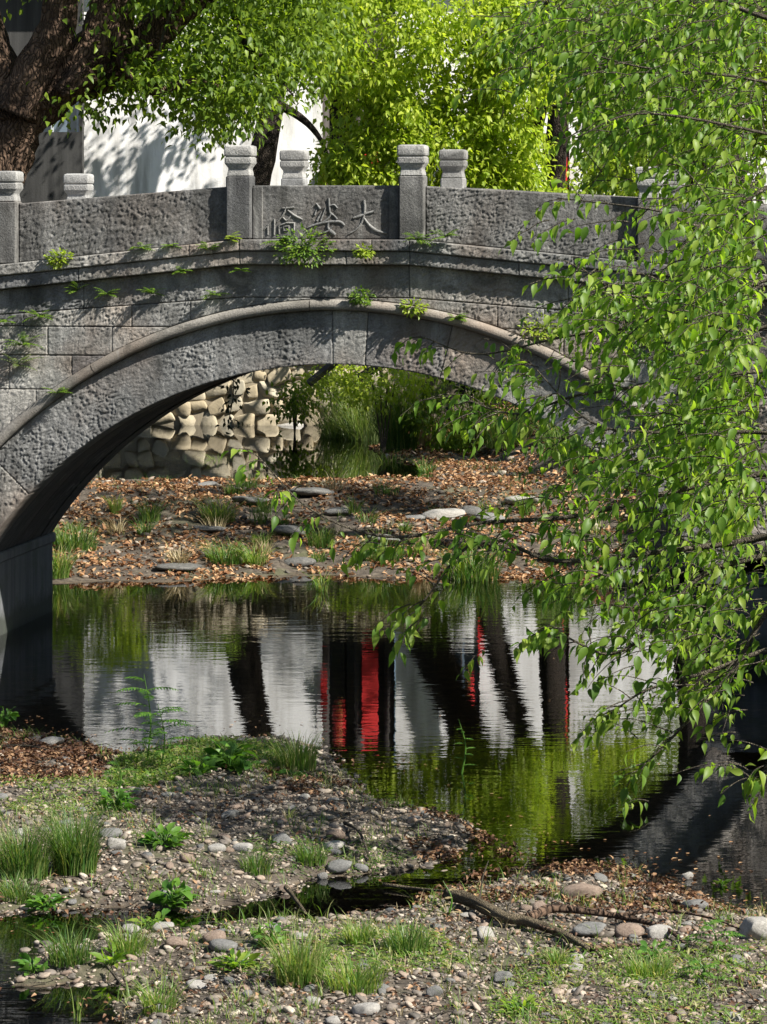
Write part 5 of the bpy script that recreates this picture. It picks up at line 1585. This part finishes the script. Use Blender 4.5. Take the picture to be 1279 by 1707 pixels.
FAR = [
 (740, 866, 76, 22, 'rock_pale', 0.35, 'large flat pale rock on the sunlit litter bank'),
 (790, 862, 44, 22, 'rock_wet', 0.5, 'dark rock behind the large flat pale rock'),
 (815, 872, 56, 20, 'rock_grey', 0.4, 'flat grey rock right of the large pale rock'),
 (690, 868, 40, 12, 'rock_grey', 0.4, 'low grey rock left of the large pale rock'),
 (600, 795, 70, 18, 'rock_wet', 0.35, 'jagged dark rock high on the litter bank'),
 (640, 775, 36, 12, 'rock_wet', 0.4, 'dark rock at the foot of the reeds'),
 (485, 722, 56, 22, 'rock_pale', 0.6, 'rounded pale rock standing in the upper pool'),
 (460, 758, 90, 16, 'rock_wet', 0.3, 'flat dark rock at the outflow of the upper pool'),
 (520, 825, 80, 16, 'rock_wet', 0.3, 'flat wet rock in the middle of the riffle'),
 (420, 838, 70, 14, 'rock_wet', 0.3, 'wet slab in the riffle left of centre'),
 (350, 885, 60, 12, 'rock_wet', 0.3, 'low wet slab in the shaded riffle'),
 (480, 890, 70, 16, 'rock_wet', 0.35, 'dark wet slab above the pond edge'),
 (500, 945, 60, 20, 'rock_wet', 0.5, 'mossy dark rock at the pond edge'),
 (300, 948, 80, 12, 'rock_wet', 0.35, 'low dark rock at the pond edge on the left'),
 (340, 812, 50, 10, 'rock_grey', 0.35, 'grey slab at the back of the litter bank'),
 (560, 858, 46, 14, 'rock_grey', 0.4, 'grey rock in the riffle right of centre'),
 (640, 905, 60, 18, 'rock_grey', 0.4, 'grey rock under the hanging branch on the litter bank'),
 (870, 840, 60, 18, 'rock_pale', 0.4, 'pale rock on the litter bank far right'),
 (1150, 960, 120, 60, 'rock_wet', 0.6, 'dark boulder at the foot of the right abutment'),
 (1060, 975, 90, 40, 'rock_wet', 0.6, 'dark boulder at the shaded right pond edge'),
]
for px, py, w_, h_, mat, flat, lab in FAR: put_rock(px, py, w_, h_, mat, flat, lab, 'flat rocks on the litter bank', 'bank_rock')

def land_points(n, poly_px, min_z=-0.03, max_z=9, z0=0.0):
    poly = px_poly(poly_px, z0); lo_ = poly.min(0); hi_ = poly.max(0)
    out = []; tot = 0
    while tot < n:
        p = rng.uniform(lo_, hi_, (n * 2, 2)); p = p[signed_dist(p[:, 0], p[:, 1], poly) > 0]
        z_ = H(p[:, 0], p[:, 1]); k = (z_ > min_z) & (z_ < max_z)
        out.append(np.concatenate([p[k], z_[k, None]], 1)); tot += k.sum()
        if not k.any(): break
    return np.concatenate(out)[:n]
FRONT = [(-60, 1225), (540, 1235), (700, 1340), (900, 1410), (1130, 1440), (1340, 1510), (1400, 1780), (-60, 1780)]
# countable loose cobbles, nearest landmark names them
LM = [(60, 1440, 'the tall left grass'), (290, 1480, 'the dark plant by the small channel'), (400, 1370, 'the crest of the middle bar'), (560, 1420, 'the paired pale cobbles'), (390, 1600, 'the bright green rosette'),
      (120, 1600, 'the lower left spit'), (560, 1640, 'the bottom sunlit grass'), (800, 1520, 'the thick end of the dead branch'), (990, 1570, 'the dead branch twigs'), (760, 1670, 'the bottom middle gravel'),
      (1080, 1660, 'the short lawn like grass'), (1180, 1540, 'the big pale right edge cobble'), (270, 1690, 'the lower left pool'), (480, 1480, 'the mouth of the small channel')]
cob_mats = {'grey': 'rock_grey', 'pale': 'rock_pale', 'brown': 'rock_brown'}
cob_meshes = {k: rocks('cobble', ICO_V, ICO_T, 5, M[v], 0.22, 0.6, 300 + 20 * i_) for i_, (k, v) in enumerate(cob_mats.items())}
pts = land_points(210, FRONT, 0.012)
for p in pts:
    colr = random.choice(('grey', 'grey', 'pale', 'brown'))
    s_ = random.uniform(0.024, 0.052)
    px, py = 640 + FPX * p[0] / p[1], HORIZON + FPX * (EYE - p[2]) / p[1]
    if px < -10 or px > 1290 or py > 1720: continue
    lm = min(LM, key=lambda q_: (q_[0] - px) ** 2 + 2 * (q_[1] - py) ** 2)
    shape = 'larger' if s_ > 0.042 else 'small'
    fl = random.uniform(0.6, 1.0)
    o = link('cobble', random.choice(cob_meshes[colr]), None, (p[0], p[1], p[2] + s_ * 0.25))
    o.scale = (s_, s_ * random.uniform(0.65, 0.95), s_ * fl); o.rotation_euler = (random.uniform(-.3, .3), random.uniform(-.3, .3), random.uniform(0, 6.28))
    form = 'flat' if fl < 0.8 else 'rounded'
    side = ('left of', 'right of', 'behind', 'in front of')[(0 if px < lm[0] else 1) if abs(px - lm[0]) > 1.6 * abs(py - lm[1]) else (2 if py < lm[1] else 3)]
    tag(o, f'{shape} {form} {colr} cobble {side} {lm[2]}', 'stone', f'loose {shape} {form} {colr} cobbles {side} {lm[2]}')
# gravel
def gravel(n, poly, smin, smax, V, T, name, label, min_z=-0.05, power=2.2):
    p = land_points(n, poly, min_z); n = len(p)
    s_ = smin + (smax - smin) * rng.random(n) ** power
    var = [rock_verts(V, 500 + i_, 0.3, 0.1, 0.6) for i_ in range(16)]
    acc = Acc()
    vid = rng.integers(0, 16, n)
    for k in range(16):
        m_ = vid == k; c_ = m_.sum()
        if not c_: continue
        a_ = rng.uniform(0, 6.28, c_); ca, sa = np.cos(a_), np.sin(a_)
        v = var[k][None] * s_[m_][:, None, None] * np.stack([np.ones(c_), rng.uniform(.6, .95, c_), rng.uniform(.6, 1.0, c_)], 1)[:, None]
        tl = rng.normal(size=c_) * 0.25
        x = v[..., 0] * ca[:, None] - v[..., 1] * sa[:, None]; y = v[..., 0] * sa[:, None] + v[..., 1] * ca[:, None]
        z_ = v[..., 2] + x * tl[:, None]
        w = np.stack([x, y, z_], -1) + (p[m_] + np.array([0, 0, 1]) * (s_[m_] * 0.2)[:, None])[:, None]
        acc.add(w.reshape(-1, 3), tris=(T[None] + (np.arange(c_) * len(V))[:, None, None]).reshape(-1, 3))
    tag(acc.obj(name, M['pebble'], smooth=True), label, kind='stuff')
gravel(4000, FRONT, 0.014, 0.042, ICO_V, ICO_T, 'gravel', 'coarse mixed gravel of the bars', -0.09, 2.0)
gravel(30000, FRONT, 0.006, 0.02, ICO1_V, ICO1_T, 'fine_gravel', 'fine gravel between the cobbles', -0.12, 1.6)
BACK = [(60, 968), (480, 968), (980, 975), (1100, 900), (1000, 770), (560, 752), (280, 800), (110, 815)]
gravel(1500, BACK, 0.02, 0.07, ICO1_V, ICO1_T, 'bank_gravel', 'stones among the litter of the bank behind the bridge', 0.0, 2)

# ------------------------------------------------------------------ fallen leaves
def litter(n, poly, label, zmin, zmax=1.3, size=0.05, z0=0.0, thr=0.0, seed=0, sc=1.5, mat='litter'):
    p = land_points(n, poly, zmin, zmax, z0)
    if thr: p = p[fbm(p[:, 0] * sc, p[:, 1] * sc, 130 + seed, 3) > thr]
    p = p.copy(); p[:, 2] = np.maximum(p[:, 2], 0.0) + rng.uniform(0.004, 0.035, len(p))
    d = rand_dirs(len(p)); d[:, 2] *= 0.35
    acc = Acc(); add_leaves(acc, p, d, rand_dirs(len(p)) * 0.5 + np.array([0, 0, 1]), size * rng.uniform(0.6, 1.25, len(p)), leaf_template(0.6, 0.16, 0.3))
    tag(acc.obj('leaf_litter', M[mat], smooth=True), label, kind='stuff')
litter(38000, BACK, 'rusty fallen leaves covering the bank behind the bridge', -0.03, 1.1, 0.07, thr=0.36, sc=1.9, mat='litter_sun_brightened')
litter(4200, [(0, 1335), (0, 1236), (200, 1258), (170, 1330)], 'rusty fallen leaves at the left waterline', -0.03, size=0.042, thr=0.3)
litter(3000, [(430, 1300), (600, 1315), (760, 1370), (870, 1420), (700, 1440), (620, 1380), (470, 1340)], 'rusty fallen leaves on the gravel tip', -0.06, size=0.038, thr=0.42, seed=3)
litter(4200, [(690, 1500), (800, 1455), (1000, 1440), (1120, 1470), (1250, 1540), (1000, 1560), (850, 1545)], 'wet fallen leaves round the big brown cobble', -0.08, size=0.038, thr=0.42, seed=5, sc=2.4)
litter(6000, FRONT, 'scattered dry leaves on the gravel bars', -0.05, size=0.034, thr=0.42, seed=7)

# rough cover on the side banks and the street edge
p = np.concatenate([rng.uniform((-9, 10), (-4.2, 53), (26000, 2)), rng.uniform((3.4, 10), (9, 53), (26000, 2))])
p = p[fbm(p[:, 0] * 0.9, p[:, 1] * 0.9, 401, 3) > 0.42]; z_ = H(p[:, 0], p[:, 1])
k = (z_ > 0.05) & ~((p[:, 1] > 28) & (p[:, 1] < 34.5)); p = p[k]; z_ = z_[k]
pos = np.stack([p[:, 0], p[:, 1], z_ + rng.uniform(0, .06, len(z_))], 1)
d = rand_dirs(len(pos)); d[:, 2] = abs(d[:, 2]) * 1.2 + .2
acc = Acc(); add_leaves(acc, pos, d, rand_dirs(len(pos)) * .5 + np.array([0, 0, 1]), 0.15 * rng.uniform(.4, 1.3, len(pos)), leaf_template(0.2, 0.08, 0.4, 'lance'))
tag(acc.obj('bank_grass', M['grass'], smooth=True), 'rough grass growing on both side banks of the stream', kind='stuff')

# thin grass sprigs and broken twigs strewn over the bars
def sprigs(n, poly, label, hgt, thr, mat, seed, zmin=0.0, zmax=2):
    p = land_points(n, poly, zmin, zmax); p = p[fbm(p[:, 0] * 1.7, p[:, 1] * 1.7, 210 + seed, 3) > thr]
    acc = Acc()
    for x, y, z_ in p:
        b_ = Acc(); blades(b_, int(rng.integers(2, 7)), 0.03, hgt * rng.uniform(0.5, 1.2), 0.006, 0.9)
        acc.add(b_.v[0] + np.array([x, y, max(z_, 0)]), quads=b_.q[0])
    tag(acc.obj('grass_sprigs', M[mat], smooth=True), label, kind='stuff')
sprigs(3600, FRONT, 'thin grass sprigs strewn over the gravel bars', 0.13, 0.47, 'grass_light', 0)
sprigs(900, FRONT, 'dry grass sprigs strewn over the gravel bars', 0.10, 0.5, 'straw', 5)
sprigs(1500, BACK, 'thin weeds strewn over the litter bank', 0.17, 0.5, 'grass', 9, 0.02, 1.1)
def twig_litter(n, poly, label, L, zmin=-0.02):
    p = land_points(n, poly, zmin); acc = Acc()
    for x, y, z_ in p:
        a_ = rng.uniform(0, 6.28); l_ = L * rng.uniform(0.3, 1.2); d_ = np.array([math.cos(a_), math.sin(a_), rng.normal() * .12]) * l_ / 2
        c_ = np.array([x, y, max(z_, 0) + 0.02]); tube(acc, [c_ - d_, c_ + d_ * .1 + rng.normal(size=3) * l_ * .06, c_ + d_], [.004, .0035, .002], 4, cap=False)
    tag(acc.obj('twig_litter', M['twig']), label, kind='stuff')
twig_litter(500, FRONT, 'broken twigs strewn over the gravel bars', 0.22)
twig_litter(260, BACK, 'broken twigs strewn over the litter bank', 0.4, 0.03)

p = rng.uniform((-3.2, 18.5), (3.0, 36.0), (5200, 2)); z_ = H(p[:, 0], p[:, 1])
k = (z_ < -0.01) & (z_ > -0.16) & (fbm(p[:, 0] * 1.3, p[:, 1] * 1.3, 321, 3) > 0.5)
p = np.concatenate([p[k], p[~k & (z_ < -0.05)][:40]])
pos = np.stack([p[:, 0], p[:, 1], np.full(len(p), 0.006)], 1)
d = rand_dirs(len(pos)); d[:, 2] *= 0.06
acc = Acc(); add_leaves(acc, pos, d, rand_dirs(len(pos)) * 0.08 + np.array([0, 0, 1]), 0.034 * rng.uniform(.5, 1.3, len(pos)), leaf_template(0.6, 0.05, 0.06))
tag(acc.obj('floating_leaves', M['litter_sun_brightened'], smooth=True), 'fallen leaves floating on the stream near its edges', kind='stuff')

# ------------------------------------------------------------------ dead branches and sticks
t = thing('dead_branch', 'forked dead branch lying across the gravel at the lower right', 'branch', tuple(ground_at(860, 1545)))
def stick(parent, name, pts, r0, r1, mat='deadwood', lift=0.03, seed=1):
    w = []
    for x, y, *l in pts:
        p = ground_at(x, y); p[2] += (l[0] if l else lift); w.append(p)
    sp = smooth_path(w, 8 * len(w)); acc = Acc(); tube(acc, sp, np.linspace(r0, r1, len(sp)), 8, 0.25, seed)
    o = acc.obj(name, M[mat], parent, smooth=True)
    if parent: o.matrix_parent_inverse = Matrix.Translation(parent.location).inverted()
    return o
stick(t, 'main_stem', [(748, 1508, .06), (790, 1522, .06), (840, 1545, .05), (880, 1552, .05), (930, 1568, .04), (985, 1590, .02)], 0.042, 0.018, seed=2)
stick(t, 'side_stem', [(880, 1550, .06), (920, 1534, .06), (980, 1538, .06), (1040, 1545, .05), (1110, 1560, .04), (1150, 1590, .02)], 0.03, 0.008, 'bark', seed=3)
stick(t, 'twig', [(985, 1590, .03), (1050, 1588, .04), (1100, 1590, .02)], 0.014, 0.005, 'bark', seed=4)
stick(t, 'twig', [(1030, 1545, .06), (1100, 1540, .07), (1180, 1548, .06), (1240, 1565, .04)], 0.013, 0.004, 'bark', seed=5)
stick(t, 'twig', [(900, 1560, .05), (960, 1580, .05), (1010, 1605, .02)], 0.012, 0.004, 'bark', seed=6)
stick(t, 'twig', [(845, 1540, .05), (860, 1520, .15), (880, 1500, .22)], 0.008, 0.003, 'twig', seed=7)
stick(t, 'twig', [(800, 1520, .05), (805, 1500, .12), (815, 1480, .16)], 0.006, 0.003, 'twig', seed=8)
for pts, r_, lab, mat in (([(478, 1494, .05), (490, 1510, .05), (510, 1535, .04)], 0.018, 'short brown stick in the small channel', 'deadwood'),
                    ([(575, 1380, .03), (600, 1410, .08), (620, 1450, .03)], 0.012, 'curved pale stick beside the paired cobbles', 'twig'),
                    ([(180, 1630, .05), (215, 1658, .03), (260, 1652, .05), (310, 1625, .12)], 0.008, 'thin pale stick on the spit above the lower left pool', 'twig'),
                    ([(0, 1252, .03), (50, 1254, .04), (100, 1262, .02)], 0.012, 'pale stick on the leaf litter at the left edge', 'twig'),
                    ([(285, 1650, .06), (310, 1678, .03)], 0.014, 'short stick beside the bottom left grass', 'deadwood'),
                    ([(640, 1480, .02), (700, 1492, .03), (760, 1498, .04)], 0.012, 'half sunk stick leading to the dead branch', 'deadwood')):
    tag(stick(None, 'stick', pts, r_, r_ * .5, mat, seed=len(lab)), lab, 'stick', 'loose sticks on the gravel bars')
